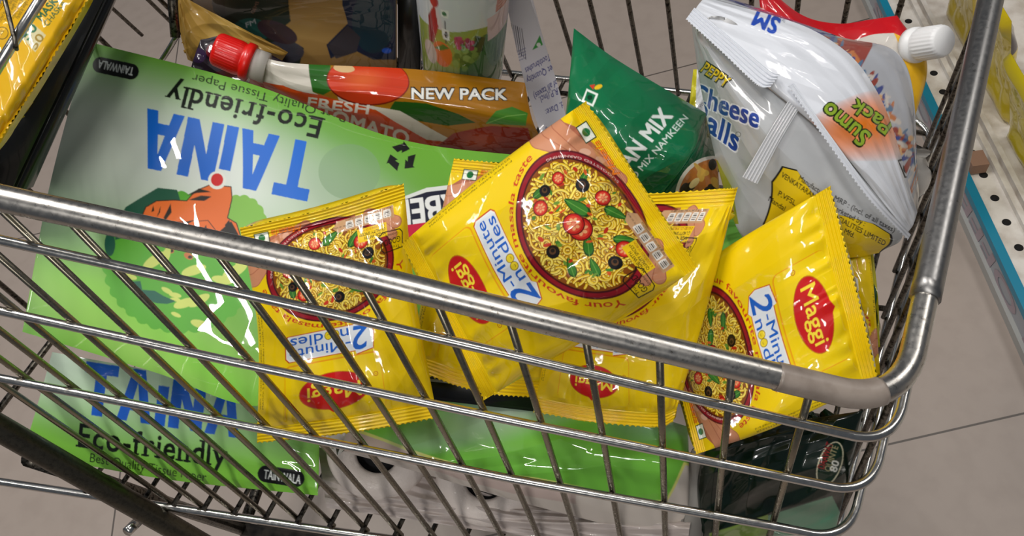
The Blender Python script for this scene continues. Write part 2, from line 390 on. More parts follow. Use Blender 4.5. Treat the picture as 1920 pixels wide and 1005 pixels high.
fr = fN.new('ShaderNodeValToRGB'); fr.color_ramp.elements[0].position = .33; fr.color_ramp.elements[0].color = (.72, .70, .68, 1); fr.color_ramp.elements[1].position = .55
fmx = fN.new('ShaderNodeMix'); fmx.data_type = 'RGBA'; fmx.blend_type = 'MULTIPLY'; fmx.inputs['Factor'].default_value = .22
fL.new(tc.outputs['Object'], fn.inputs['Vector']); fL.new(fn.outputs['Fac'], fr.inputs['Fac'])
fL.new(br.outputs['Color'], fmx.inputs['A']); fL.new(fr.outputs['Color'], fmx.inputs['B']); fL.new(fmx.outputs['Result'], fb.inputs['Base Color'])
bm = bmesh.new()
for p in ((-3, -2.2), (3.2, -2.2), (3.2, 4.5), (-3, 4.5)): bm.verts.new((p[0], p[1], 0))
bm.verts.ensure_lookup_table(); bm.faces.new(bm.verts); tag(obj('floor', bm, fm, smooth=False), kind='structure')

# ------------------------------------------------------------------ shopping cart
nnear = nz(np.cross(d1, w1))
def near(px, py, off=0.0): r = ray(px, py); return r * ((P1 @ nnear) / (r @ nnear)) + off * inw
inw = nnear if nnear[2] > 0 else -nnear
def DW(px, py): return near(px, py)[2]
FANX, FANY = 1266.0, 1600.0
def rimy(x): return 371 + .2156 * x if x < 640 else 509 + .2407 * (x - 640)
H = [  #  bars of the near side: pixels left to right, then the corner
    ([(-560, 250), (0, 371), (640, 509), (1450, 704)], (1690, 762)),
    ([(-590, 319), (0, 450), (640, 592), (960, 666), (1512, 797)], (1676, 835)),
    ([(-640, 443), (0, 583), (440, 679), (960, 789), (1480, 896)], (1634, 928)),
    ([(-700, 573), (0, 709), (440, 794), (960, 898), (1444, 985)], (1592, 1014)),
    ([(-800, 781), (0, 903), (218, 936), (640, 998)], (1540, 1120))]
WIDTH = .42
XREAR = -.72
for k, (h, b_) in enumerate(H):                  # every bar runs back to the rear gate
    p0, p1 = near(*h[1]), near(*h[2]); dr = p0 - p1; w0, wd_ = TW(p0), R @ dr; q_ = p0 + dr * ((XREAR - w0[0]) / wd_[0])
    h[0] = (q_[0] / q_[2] * F + CX, q_[1] / q_[2] * F + CY)
Bk = [near(*h[1]) for h in H]
Ck0 = Bk[0] + WIDTH * d3; nfar = nz(np.cross(d1, w2))
def onfar(p, d): return p + d * (((Ck0 - p) @ nfar) / (d @ nfar))
def farpx(px, py): r = ray(px, py); return r * ((Ck0 @ nfar) / (r @ nfar))
Ck = [onfar(b, d3) for b in Bk]
Ak = [near(*h[0][0]) for h in H]
Dk = [onfar(a, d3) for a in Ak]
LEG0 = TW(np.mean([Bk[4], Ck[4], Ak[4], Dk[4]], 0))
cart = thing('shopping_cart', (LEG0[0], LEG0[1], 0), 'wire shopping cart of worn silver metal, loaded with groceries', 'shopping cart')
RAD = [.0066, .0032, .0032, .0034, .0038]
for k, (h, b) in enumerate(H):
    pts = [near(*q) for q in h]
    path = pts + [Bk[k], Ck[k]] + ([] if k in (2, 3) else [Dk[k]])
    path = [TW(p) for p in fillet(path, .05 if k == 0 else .042, 12)]
    wire('top_rim' if k == 0 else 'horizontal_wire', path, RAD[k] if k else np.linspace(.0079, .0068, len(path)), STEEL if k == 0 else CHROME, cart, 16 if k == 0 else 10)
# plastic guards on the rim
rimpath = fillet([near(*q) for q in H[0][0]] + [Bk[0], Ck[0], Dk[0]], .05, 30)
def cut(path, a, b):
    """the stretch of a path whose pixels run between a and b (arc fractions from the near left)"""
    P = np.array(path); d = np.r_[0, np.cumsum(np.linalg.norm(np.diff(P, axis=0), axis=1))]
    t = np.linspace(a, b, 40); return [np.array([np.interp(x, d, P[:, i]) for i in range(3)]) for x in t]
P_ = np.array(rimpath); d_ = np.r_[0, np.cumsum(np.linalg.norm(np.diff(P_, axis=0), axis=1))]
fine = np.linspace(0, d_[-1], 3000); fp = np.stack([np.interp(fine, d_, P_[:, i]) for i in range(3)], 1); fpx = np.stack([fp[:, 0] / fp[:, 2] * F + CX, fp[:, 1] / fp[:, 2] * F + CY], 1)
def arc_at(px, py): return fine[np.argmin(((fpx - [px, py]) ** 2).sum(1))]
def guard(a, b, r):
    bm = bmesh.new(); pts = [TW(p) for p in cut(rimpath, a, b)]; tube(bm, pts, [r] * len(pts), 18); return bm
obj('rim_guard', guard(arc_at(1455, 705), arc_at(1655, 745), .0084), SLEEVE, cart)
SL2 = metal_mat('scuffed_grey_sleeve', (150, 148, 146), .33, (96, 92, 88), .30)
obj('rim_guard', guard(arc_at(1735, 560), arc_at(1735, 560) + .42, .0088), SL2, cart)
# uprights of the near side: they fan out from the rim to the bottom bar
def bottom_y(x): return np.interp(x, [-1600, 0, 218, 640, 1540], [659, 903, 936, 998, 1120])
xs = [1522, 1373, 1236, 1095, 950, 812, 672, 533, 393, 252, 113, -25, -165, -305, -445, -585, -725]
def upright(x, mat=WIRE, last=None):
    y0 = rimy(x) + 22; dx, dy = (FANX - x), (FANY - y0)
    if x == 1522: dx, dy = -64, 222
    if x == 1373: dx, dy = -26, 250
    ys = np.linspace(0, 1, 900); X = x + dx * ys * (1 if dy > 400 else 3); Y = y0 + dy * ys * (1 if dy > 400 else 3)
    k = np.argmax(Y > bottom_y(X)); e = (X[k], Y[k]) if k > 0 else (X[-1], Y[-1])
    t0 = ((y0 - 22) - y0) / dy; s = (x + dx * t0, y0 - 22)
    q = [s, (.5 * (s[0] + e[0]), .5 * (s[1] + e[1])), e]
    wire('upright_wire', [TW(near(*p, off=.005)) for p in q], .0024, mat, cart)
for x in xs: upright(x)
# front side uprights, between the loops
for t in np.linspace(.1, .92, 9):
    tops = [Bk[k] + t * (Ck[k] - Bk[k]) for k in range(5)]; o = -d1 * .005
    wire('upright_wire', [TW(p + o) for p in tops], .0024, DULL, cart)
# far side uprights
farx = [1690, 1590, 1497, 1410, 1330, 1253, 1180, 1108, 1045, 972, 900, 825, 750, 675, 600, 520, 440, 362, 285, 201, 110, 20, -90]
low = Ck[4]; ld = Dk[4] - Ck[4]
for x in farx:
    a = farpx(x, 0); dirv = nz(farpx(x + (1375 - x) * .2, 215) - a)
    # run up to the rim line and down to the bottom bar, in the far plane
    def meet(p0, dl):
        M = np.stack([dirv, -dl], 1); st = np.linalg.lstsq(M, p0 - a, rcond=None)[0]; return a + dirv * st[0]
    wire('upright_wire', [TW(meet(Ck[0], Dk[0] - Ck[0]) - .004 * nfar * np.sign(nfar[2])), TW(meet(low, ld) - .004 * nfar * np.sign(nfar[2]))], .0026, DULL, cart)
# rear gate uprights
for t in np.linspace(.12, .88, 6):
    wire('upright_wire', [TW(Ak[k] + t * (Dk[k] - Ak[k])) for k in (0, 2, 4)], .0026, DULL, cart)
for k in range(1, 5): wire('rear_bar', [TW(Ak[k]), TW(Dk[k])], .0034, DULL, cart)
wire('rear_post', [TW(a) for a in Ak], .004, DULL, cart); wire('rear_post', [TW(a) for a in Dk], .004, DULL, cart)
hA, hD = TW(Ak[0]), TW(Dk[0]); up = np.array([-.16, 0, .02])
wire('push_handle', fillet([hA, hA + up, hD + up, hD], .03), .011, plain('handle_grip', (60, 58, 56), .5), cart, 14)
# basket floor
def FD(px, py, m=.03): return float(farpx(px, py)[2]) - m
nflo = nz(np.cross(Bk[4] - Ak[4], Ck[4] - Bk[4]))
def FL(px, py, m=.012): return float((Ak[4] @ nflo) / (ray(px, py) @ nflo)) - m
bot = near(0, 903); bdir = nz(near(640, 998) - bot)
for j, t in enumerate((.07, .30, .53, .76, .96)):
    q0, q1 = Ak[4] + t * (Dk[4] - Ak[4]), Bk[4] + t * (Ck[4] - Bk[4]); wire('floor_wire', [TW(q0 + .46 * (q1 - q0)), TW(Bk[4] + t * (Ck[4] - Bk[4]))], .003, DULL, cart)
for t in np.linspace(.03, .97, 26):
    a = Ak[4] + t * (Bk[4] - Ak[4])
    if -330 < a[0] / a[2] * F + CX < 150: continue
    b = Dk[4] + t * (Ck[4] - Dk[4]); wire('floor_wire', [TW(a), TW(b)], .0024, DULL, cart)
# child seat: black flap, chrome frame, hinge post
bm = bmesh.new()
q = [U(120, -70, .66), U(243, -70, .68), U(30, 372, .635), U(-150, 330, .62)]
q2 = [U(140, -70, .74), U(252, -75, .74), U(62, 362, .67), U(-140, 330, .67)]
vs = [bm.verts.new(p) for p in q + q2]
for f in ((0, 1, 2, 3), (7, 6, 5, 4), (0, 4, 5, 1), (1, 5, 6, 2), (2, 6, 7, 3), (3, 7, 4, 0)): bm.faces.new([vs[i] for i in f])
bmesh.ops.bevel(bm, geom=bm.edges[:], offset=.006, segments=3, affect='EDGES')
obj('child_seat_flap', bm, BLACKP, cart)
wire('child_seat_bar', [U(108, -52, .45), U(36, 62, .45), U(-70, 232, .45)], .0029, CHROME, cart, 12)
wire('child_seat_wire', fillet([U(2, -30, .448), U(14, 20, .446), U(30, 84, .444), U(31, 92, .45)], .01), .0013, DULL, cart)
wire('child_seat_wire', [U(-60, -20, .452), U(-30, 92, .45), U(-20, 160, .45)], .0013, DULL, cart)
wire('hinge_post', fillet([U(321, -60, .74), U(324, 10, .75), U(329, 70, .76)], .02), .0048, DULL, cart, 12)
wire('hinge_hook', fillet([U(334, 62, .775), U(322, 84, .79), U(300, 118, .80), U(280, 150, .82)], .02), .0028, CHROME, cart, 10)
# chassis below
BLK_T = metal_mat('black_leg_tube', (92, 88, 78), .36, (78, 74, 66), .40); cz = .155
Lx = TW(Ak[4]); Rx = TW(Bk[4]); Ry = TW(Ck[4]); EX = np.array([1.0, 0, 0])
rA, rB = UZ(35, 930, cz), UZ(250, 962, cz); rd = nz(rB - rA)
def rail(x): return rA + rd * ((x - rA[0]) / rd[0])
x0, x1 = Lx[0] + .02, Rx[0] - .06
wire('chassis_tube', [rail(x0), rail(x1)], .0105, plain('rusty_tube', (52, 46, 40), .6, noise=(60, (20, 17, 15), .4, .6)), cart, 12)
yF = Ry[1] - .07; wire('chassis_tube', [np.array((x0, yF, cz)), np.array((x1, yF, cz))], .0105, DULL, cart, 12)
for xx in (x0, x1): a = rail(xx); wire('chassis_tube', [a, np.array((xx, yF, cz))], .0095, DULL, cart, 12)
def floor_z(x, y):
    M = np.array([Lx, Rx, Ry]); n = np.cross(M[1] - M[0], M[2] - M[0]); return Lx[2] - (n[0] * (x - Lx[0]) + n[1] * (y - Lx[1])) / n[2]
for xx, bx in ((x0, x0 + .05), (x1, x1 - .02)):
    for base in (rail(xx), np.array((xx, yF, cz))):
        ty = Lx[1] + .03 if base[1] < yF - .01 else yF; wire('leg_tube', [base, np.array((bx, ty, floor_z(bx, ty) - .006))], .0095, DULL, cart, 12)
# black frame tube outside the near wires, from the rear post down to the chassis
pa = U(0, 803, DW(0, 803) - .032); pb = U(349, 1003, DW(349, 1003) - .032); dv = pb - pa
pu_ = pa + dv * ((XREAR - pa[0]) / dv[0]); pe = pa + dv * ((cz + .03 - pa[2]) / dv[2])
wire('frame_tube', fillet([TW(near(*H[0][0][0])) + np.array([0, -.02, 0]), pu_, pe, rail(pe[0] + .04)], .06), .0105, BLK_T, cart, 14)
q_ = U(258, 978, DW(258, 978) - .03); wire('bolt', [q_, q_ + np.array([0, -.012, .008])], .005, CHROME, cart, 10)
WH = plain('castor_rubber', (24, 23, 22), .6); FK = DULL
for (wx, wy) in ((x0 + .03, rail(x0 + .03)[1]), (x0 + .03, yF), (x1 - .03, rail(x1 - .03)[1]), (x1 - .03, yF)):
    c0 = bpy.data.objects.new('castor', None); COL.objects.link(c0); c0.parent = cart; c0.matrix_parent_inverse = Matrix.Translation(-cart.location); c0.location = (wx, wy, 0)
    def cpart(nm, bm, m):
        o = obj(nm, bm, m); o.parent = c0; o.matrix_parent_inverse = Matrix.Translation((-wx, -wy, 0)); return o
    bm = bmesh.new()
    prof = [(.014, .040), (.014, .052), (.008, .058), (-.008, .058), (-.014, .052), (-.014, .040)]; rings = []
    for k in range(32):
        t = k / 32 * 2 * math.pi; rings.append([bm.verts.new((wx + r_ * math.cos(t), wy + y_, .058 + r_ * math.sin(t))) for y_, r_ in prof])
    for k in range(32):
        for j in range(6): bm.faces.new((rings[k][j], rings[(k + 1) % 32][j], rings[(k + 1) % 32][(j + 1) % 6], rings[k][(j + 1) % 6]))
    cpart('tyre', bm, WH)
    bm = bmesh.new(); tube(bm, [np.array((wx, wy - .014, .058)), np.array((wx, wy + .014, .058))], .041, 24); cpart('hub', bm, plain('castor_hub', (120, 116, 110), .5))
    bm = bmesh.new()
    for sy in (-1, 1): box_between(bm, (wx + .005, wy + sy * .018, .10), (.016, 0, -.01), (0, .0015, 0), (.008, 0, .045))
    box_between(bm, (wx + .012, wy, .146), (.024, 0, 0), (0, .0195, 0), (0, 0, .002)); cpart('fork', bm, FK)

# ------------------------------------------------------------------ supermarket shelf beyond the cart
zT = .055
T0, T1_ = UZ(1652, 0, zT), UZ(1920, 573, zT); sd = nz(T1_ - T0); sd[2] = 0; sd = nz(sd); sn = np.array([-sd[1], sd[0], 0.0])
if sn[0] < 0: sn = -sn
s0p = (T0 - sd * .9) * [1, 1, 0]; SLn = 2.6
shelf = thing('store_shelf', (s0p[0], s0p[1], 0), 'white perforated supermarket shelf base with teal edge strip on the floor', 'shelf')
def strip(name, o, ez, ex, mat, L=SLn, parent=shelf):
    bm = bmesh.new(); o, ez, ex = [np.array(q, float) for q in (o, ez, ex)]
    box_between(bm, o + sd * L / 2 + (ez + ex) / 2, sd * L / 2, ez / 2, ex / 2); return obj(name, bm, mat, parent, smooth=False)
WHT = plain('white_enamel', (226, 220, 212), .35, noise=(30, (196, 186, 174), .3, .6))
foot = UZ(1797, 395, 0); gap = (foot - s0p) @ sn; EZ = np.array([0, 0, zT])
strip('kick_plate', s0p + sn * gap, (-sn * gap * .92 + np.array([0, 0, zT - .008])), sn * .006, plain('grey_kick_plate', (164, 164, 168), .45))
strip('kick_trim', s0p + sn * gap - sn * .006, (0, 0, .016), sn * .012, plain('trim_grey', (172, 172, 168), .4))
strip('edge_strip', s0p - sn * .008 + np.array([0, 0, zT - .004]), (0, 0, .013), sn * .016, plain('teal_strip', (8, 128, 158), .35, coat=.3))
# pale pink lettering on the kick plate
bm = bmesh.new(); zz = np.array([0, 0, 1.0]); kv = nz(-sn * gap * .92 + np.array([0, 0, zT - .008])); kn = nz(np.cross(sd, kv)); kn = kn if kn @ sn < 0 else -kn
tr, tw = text_tris('OFFERS OFFERS OFFERS OFFERS OFFERS OFFERS', .02); Lk = np.linalg.norm(-sn * gap * .92 + np.array([0, 0, zT - .008]))
for t in tr:
    bm.faces.new([bm.verts.new(s0p + sn * gap + sd * (SLn * (1 - p[0] / tw)) + kv * Lk * (.8 - .5 * p[1]) + kn * .0012) for p in t])
tag(obj('kick_lettering', bm, plain('faded_pink_ink', (164, 148, 154), .5), shelf, smooth=False), kind='stuff')
# deck; dark discs stand for its round holes, shade put in as colour
DW_ = .16; bm = bmesh.new()
strip('deck', s0p + sn * .008 + np.array([0, 0, zT - .006]), (0, 0, .006), sn * .60, WHT)
nh = 44; HM = plain('hole_shadow_void', (14, 12, 11), .9)
for k in range(48):
    o = T0 * [1, 1, 0] + sd * 1.055 * (.0802 + .0535 * (k - 17)) + sn * .0343 + np.array([0, 0, zT - .004]); bm2 = bmesh.new(); tube(bm2, [o, o + np.array([0, 0, .0046])], .0075, 18)
    obj('hole_shade_disc', bm2, HM, shelf)
for o_, w_, h_ in ((.054, .010, .010), (.071, .010, .013)):
    strip('front_rail', s0p + sn * o_ + np.array([0, 0, zT]), (0, 0, h_), sn * w_, WHT)
strip('back_panel', s0p + sn * .60 + np.array([0, 0, zT - .006]), (0, 0, .9), sn * .01, WHT)

# ------------------------------------------------------------------ noodle packet artwork (x along the reading direction, y down from the logo end)
YEL = (242, 206, 2); RED = (206, 24, 26)
def maggi_canvas(seed):
    W, H_ = 860, 1120; cv = Canvas(W, H_, YEL); r = np.random.RandomState(seed)
    AS = W / H_
    # logo card with its orange edge
    def rrect(x0, y0, x1, y1, rad, col, n=6):
        P = []
        for (cx, cy, a) in ((x1 - rad, y0 + rad * AS, -90), (x1 - rad, y1 - rad * AS, 0), (x0 + rad, y1 - rad * AS, 90), (x0 + rad, y0 + rad * AS, 180)):
            for k in range(n + 1):
                t = math.radians(a + 90 * k / n); P.append((cx + rad * math.cos(t), cy + rad * AS * math.sin(t)))
        cv.poly(P, col)
    rrect(.262, .085, .838, .318, .035, (238, 160, 10)); rrect(.266, .083, .834, .312, .035, (246, 212, 8))
    # red oval with a point at its upper edge
    cv.ell((.55, .185), .205, .078, (196, 120, 10)); cv.ell((.55, .185), .20, .075, RED)
    cv.poly([(.50, .115), (.56, .095), (.60, .118)], RED)
    cv.text('Maggi', (.395, .210), (.705, .210), (0, -.062), (255, 226, 60), bold=.022)
    cv.ell((.30, .225), .014, .010, (190, 90, 20)); cv.ell((.30, .225), .010, .007, (246, 212, 8)); cv.text('R', (.296, .229), (.305, .229), (0, -.008), (190, 90, 20))
    # product name strip
    st = [(.30, .338), (.40, .325), (.40, .338), (.80, .338), (.82, .352), (.82, .425), (.80, .437), (.40, .437), (.38, .45), (.30, .43), (.285, .40)]
    cen = np.mean(st, 0); cv.poly([tuple(cen + (np.array(p) - cen) * [1.04, 1.16]) for p in st], (200, 70, 20)); cv.poly([tuple(cen + (np.array(p) - cen) * [1.02, 1.09]) for p in st], (240, 238, 226)); cv.poly(st, (224, 230, 236))
    BL = (20, 96, 196)
    cv.text('2', (.300, .433), (.405, .433), (.006, -.098), BL, bold=.03, shear=.2)
    cv.text('-Minute', (.425, .384), (.805, .384), (0, -.042), BL, bold=.02); cv.text('n', (.430, .432), (.480, .432), (0, -.046), BL, bold=.02)
    for x in (.510, .555):
        cv.ell((x, .416), .024, .0185, (150, 120, 10)); cv.ell((x, .416), .020, .0155, (240, 214, 40)); cv.ell((x, .416), .009, .006, (150, 120, 10)); cv.ell((x, .4145), .009, .005, (240, 214, 40))
    cv.text('dles', (.588, .432), (.795, .432), (0, -.044), BL, bold=.02)
    # arc line
    C0 = (.5, .715)
    cv.arctext('Your favourite masala taste', C0, .418, .250, math.pi * 1.04, math.pi * 1.96, .088, (204, 60, 20), bold=.012)
    # holding hand round the bowl
    SK = (206, 140, 104); SK2 = (176, 104, 76)
    cv.poly([(.30, .935), (.30, .90), (.62, .96), (.88, .80), (1.0, .70), (1.0, .86), (.93, .905), (.80, .935)], SK2)
    for (x0, y0, x1, y1, wd) in ((.98, .74, .80, .885, 74), (.99, .80, .72, .925, 66), (.985, .845, .60, .945, 52), (.07, .85, .22, .915, 56), (.10, .80, .20, .885, 50)):
        cv.line([(x0, y0), (x1, y1)], wd + 8, SK2); cv.line([(x0, y0), (x1, y1)], wd, SK)
    cv.ell((.80, .885), .026, .016, (226, 176, 150), -.7); cv.ell((.73, .92), .022, .014, (222, 168, 140), -.4)
    # bowl
    cv.ell(C0, .400, .240, (92, 8, 20), n=90); cv.ell(C0, .390, .233, (150, 18, 34), n=90); cv.ell((.5, .712), .365, .216, (72, 12, 14), n=90); cv.ell((.5, .712), .355, .209, (140, 74, 10), n=90)
    cv.arctext('SUGGESTED GARNISHING', C0, .372, .228, math.pi * .42, math.pi * .02, -.035, (238, 210, 200))
    ex, ey = .350 * W, .206 * H_; cx, cy = .5 * W, .712 * H_
    def squig(n, step, curl):
        a = r.uniform(0, 6.28); q = math.sqrt(r.uniform(0, 1)) * .94; t = r.uniform(0, 6.28); p = np.array([cx + ex * q * math.cos(t), cy + ey * q * math.sin(t)]); out = []; k = r.uniform(-curl, curl)
        for i in range(n):
            out.append(p.copy()); k += r.uniform(-.05, .05); k = np.clip(k, -curl, curl); a += k; p = p + step * np.array([math.cos(a), math.sin(a)])
            if ((p[0] - cx) / ex) ** 2 + ((p[1] - cy) / ey) ** 2 > .97: break
        return out
    for i in range(420):
        P = squig(r.randint(8, 34), 6.0, .40)
        if len(P) < 4: continue
        tone = [(238, 192, 22), (246, 208, 40), (224, 168, 14), (250, 220, 74)][r.randint(4)]
        cv.line(P, 15, (112, 58, 6), raw=True); cv.line(P, 10.5, tone, raw=True); cv.line(np.array(P) + [-1.6, -1.6], 3.0, (255, 236, 132), raw=True)
    def at(x, y): return (.5 + x * .345, .712 + y * .208)
    k = 1 / AS
    def tomato(x, y, s):
        c = at(x, y); cv.ell(c, s * 1.12, s * AS * 1.12, (96, 10, 8)); cv.ell(c, s, s * AS, (206, 32, 22)); cv.ell(c, s * .80, s * AS * .80, (228, 74, 50))
        for j in range(7): cv.ell((c[0] + s * .46 * math.cos(j * .9), c[1] + s * .46 * AS * math.sin(j * .9)), s * .19, s * .14, (246, 176, 120), j * .9)
        cv.ell(c, s * .2, s * .15, (240, 140, 100))
    def olive(x, y, s):
        c = at(x, y); cv.ell(c, s, s * AS, (14, 12, 14)); cv.ell((c[0] + s * .1, c[1]), s * .5, s * .5 * AS, (92, 60, 34)); cv.ell((c[0] + s * .18, c[1] + .002), s * .3, s * .3 * AS, (26, 18, 14))
    def leaf(x, y, s, rot):
        c = at(x, y); cr, sr = math.cos(rot), math.sin(rot); P = []
        for t in np.linspace(0, 2 * math.pi, 26, endpoint=False):
            lx = s * math.cos(t); ly = .42 * s * math.sin(t) * (1 - .35 * math.cos(t)); P.append((c[0] + lx * cr - ly * sr, c[1] + (lx * sr + ly * cr) * AS))
        cv.poly(P, (22, 74, 20)); cv.poly([tuple(np.array(c) + (np.array(p) - c) * .82) for p in P], (54, 122, 34)); cv.line([P[0], P[13]], 3, (110, 166, 70))
    leaf(-.30, -.05, .06, .5); leaf(.25, .16, .075, -.5); leaf(.58, .58, .04, 1.0); leaf(-.5, .55, .055, 2.2); leaf(-.62, -.2, .05, .2); leaf(-.45, -.55, .05, .3); leaf(-.1, .70, .06, 2.6); leaf(.72, -.3, .05, 1.5)
    for i in range(46):
        q_, t_ = math.sqrt(r.uniform(0, 1)) * .92, r.uniform(0, 6.28); cv.ell(at(q_ * math.cos(t_), q_ * math.sin(t_)), r.uniform(.008, .018), r.uniform(.004, .009), [(70, 130, 40), (196, 50, 24), (110, 150, 50), (214, 90, 30)][i % 4], r.uniform(0, 3))
    tomato(-.05, .0, .055); tomato(.06, -.06, .05); tomato(-.62, .45, .04); tomato(.18, .66, .036); tomato(.52, -.45, .036); tomato(.75, .12, .03)
    olive(-.72, .16, .036); olive(.48, .46, .036); olive(-.12, -.66, .034); olive(.70, -.22, .030)
    # quality tag, badge, nutrition panel, veg mark, name of the flavour
    cv.poly([(.125, .80), (.30, .80), (.30, .862), (.125, .862)], (246, 206, 20))
    cv.text('MADE WITH', (.135, .822), (.262, .822), (0, -.014), (40, 26, 10), bold=.02); cv.text('QUALITY SPICES*', (.135, .84), (.292, .84), (0, -.013), (40, 26, 10), bold=.02); cv.text('& GOODNESS OF IRON', (.135, .857), (.292, .857), (0, -.010), (170, 70, 10))
    bd = [(.045, .735), (.155, .725), (.17, .74), (.168, .79), (.182, .80), (.166, .808), (.15, .818), (.05, .815), (.036, .80)]; cv.line(bd + bd[:1], 5, (20, 16, 10))
    cv.text('GOOD', (.052, .786), (.150, .782), (0, -.026), (20, 16, 10), bold=.015); cv.text('Truly', (.06, .75), (.12, .748), (0, -.014), (20, 16, 10)); cv.text('Goodness', (.06, .806), (.14, .804), (0, -.012), (20, 16, 10))
    cv.poly([(.075, .872), (.41, .872), (.44, .897), (.41, .926), (.075, .926)], (202, 158, 116))
    for i in range(5):
        x = .115 + i * .056; cv.poly([(x - .022, .880), (x + .022, .880), (x + .025, .893), (x + .02, .914), (x - .02, .914), (x - .025, .893)], (236, 230, 220)); cv.line([(x - .014, .887), (x + .012, .887)], 4, (90, 80, 72)); cv.line([(x - .016, .894), (x + .016, .894)], 3, (120, 104, 92)); cv.line([(x - .012, .901), (x + .012, .901)], 5, (60, 52, 48)); cv.line([(x - .01, .908), (x + .01, .908)], 3, (130, 116, 104))
    cv.text('Each 70 g serving contains', (.09, .924), (.36, .924), (0, -.008), (60, 40, 30)); cv.text('Find out more', (.36, .90), (.432, .90), (0, -.009), (40, 28, 22))
    cv.poly([(.83, .905), (.925, .905), (.925, .958), (.83, .958)], (28, 60, 26)); cv.poly([(.836, .909), (.919, .909), (.919, .954), (.836, .954)], (238, 240, 228)); cv.ell((.8775, .9315), .021, .0165, (20, 112, 52))
    cv.text('Masala', (.625, .958), (.815, .958), (0, -.030), (120, 30, 6), bold=.05, shear=.25); cv.text('Masala', (.625, .957), (.815, .957), (0, -.029), (238, 130, 20), bold=.02, shear=.25)
    # small print along the side
    for i, s in enumerate(('MAGGI 2 Minute noodles masala, dried and', 'with a variety of spices. TASTEMAKER')): cv.text(s, (.965 + .016 * i, .15), (.965 + .016 * i, .60), (.010, 0), (70, 56, 10))
    cv.a[:int(.058 * H_)] = lin((238, 200, 4)); cv.a[int(.955 * H_) + 20:] = lin((238, 200, 4))
    return cv
MC = maggi_canvas(3)
NGRP = 'yellow noodle packets heaped in the cart'
def noodles(ctrl, label, **k): return packet('noodle_packet', ctrl, MC, label, 'noodle packet', NGRP, **k)

# front one, lying across the heap
noodles([[(908, 750, .545), (832, 602, .535), (752, 458, .525)],
         [(1038, 672, .525), (936, 523, .515), (862, 364, .513)],
         [(1180, 590, .508), (1066, 435, .50), (978, 274, .498)],
         [(1308, 500, .505), (1208, 355, .495), (1098, 190, .49)]],
        'tilted noodle packet on top of the heap, its whole noodle bowl showing', bulge=.019, thick=.016, seed=11)
# left one, upside down behind the rim
noodles([[(820, 783, .590), (650, 812, .594), (482, 830, .598)],
         [(780, 560, .578), (628, 590, .580), (483, 620, .583)],
         [(757, 345, .566), (600, 394, .568), (450, 428, .572)]],
        'leftmost noodle packet, upside down behind the rim, against the big green tissue pack', bulge=.015, thick=.016, seed=21)
# half hidden in the middle
noodles([[(1062, 745, .612), (910, 737, .612), (764, 690, .612)],
         [(1105, 540, .612), (955, 515, .614), (806, 492, .616)],
         [(1150, 330, .622), (1000, 312, .624), (851, 298, .626)]],
        'noodle packet half hidden under the tilted one, green dot mark at its top left', bulge=.011, thick=.01, seed=31)
# right of the middle, upside down
noodles([[(1262, 790, .562), (1232, 800, .562), (1120, 792, .566), (1000, 772, .572)],
         [(1322, 590, .572), (1246, 600, .570), (1140, 588, .578), (1040, 575, .584)],
         [(1383, 352, .576), (1362, 354, .576), (1236, 362, .588), (1090, 368, .598)]],
        'upside down noodle packet right of the tilted one, tan nutrition panel at its upper end', bulge=.011, thick=.008, seed=42, umap=lambda u: (u - .3333) * 1.5)
# right end, reading downwards
noodles([[(1556, 349, .540), (1602, 530, .535), (1646, 712, .528)],
         [(1362, 464, .584), (1398, 640, .574), (1452, 802, .548)],
         [(1228, 560, .632), (1268, 710, .605), (1305, 852, .572)]],
        'rightmost big noodle packet, red logo reading downwards, next to the rounded cart corner', bulge=.013, thick=.011, seed=52)
# sliver behind it
noodles([[(1470, 425, .615), (1550, 426, .612), (1628, 430, .60)],
         [(1490, 560, .610), (1560, 570, .605), (1640, 560, .590)],
         [(1510, 720, .600), (1580, 730, .59), (1650, 700, .575)]],
        'noodle packet showing only a plain yellow strip behind the rightmost one', bulge=.004, thick=.006, seed=61, dens=.5)

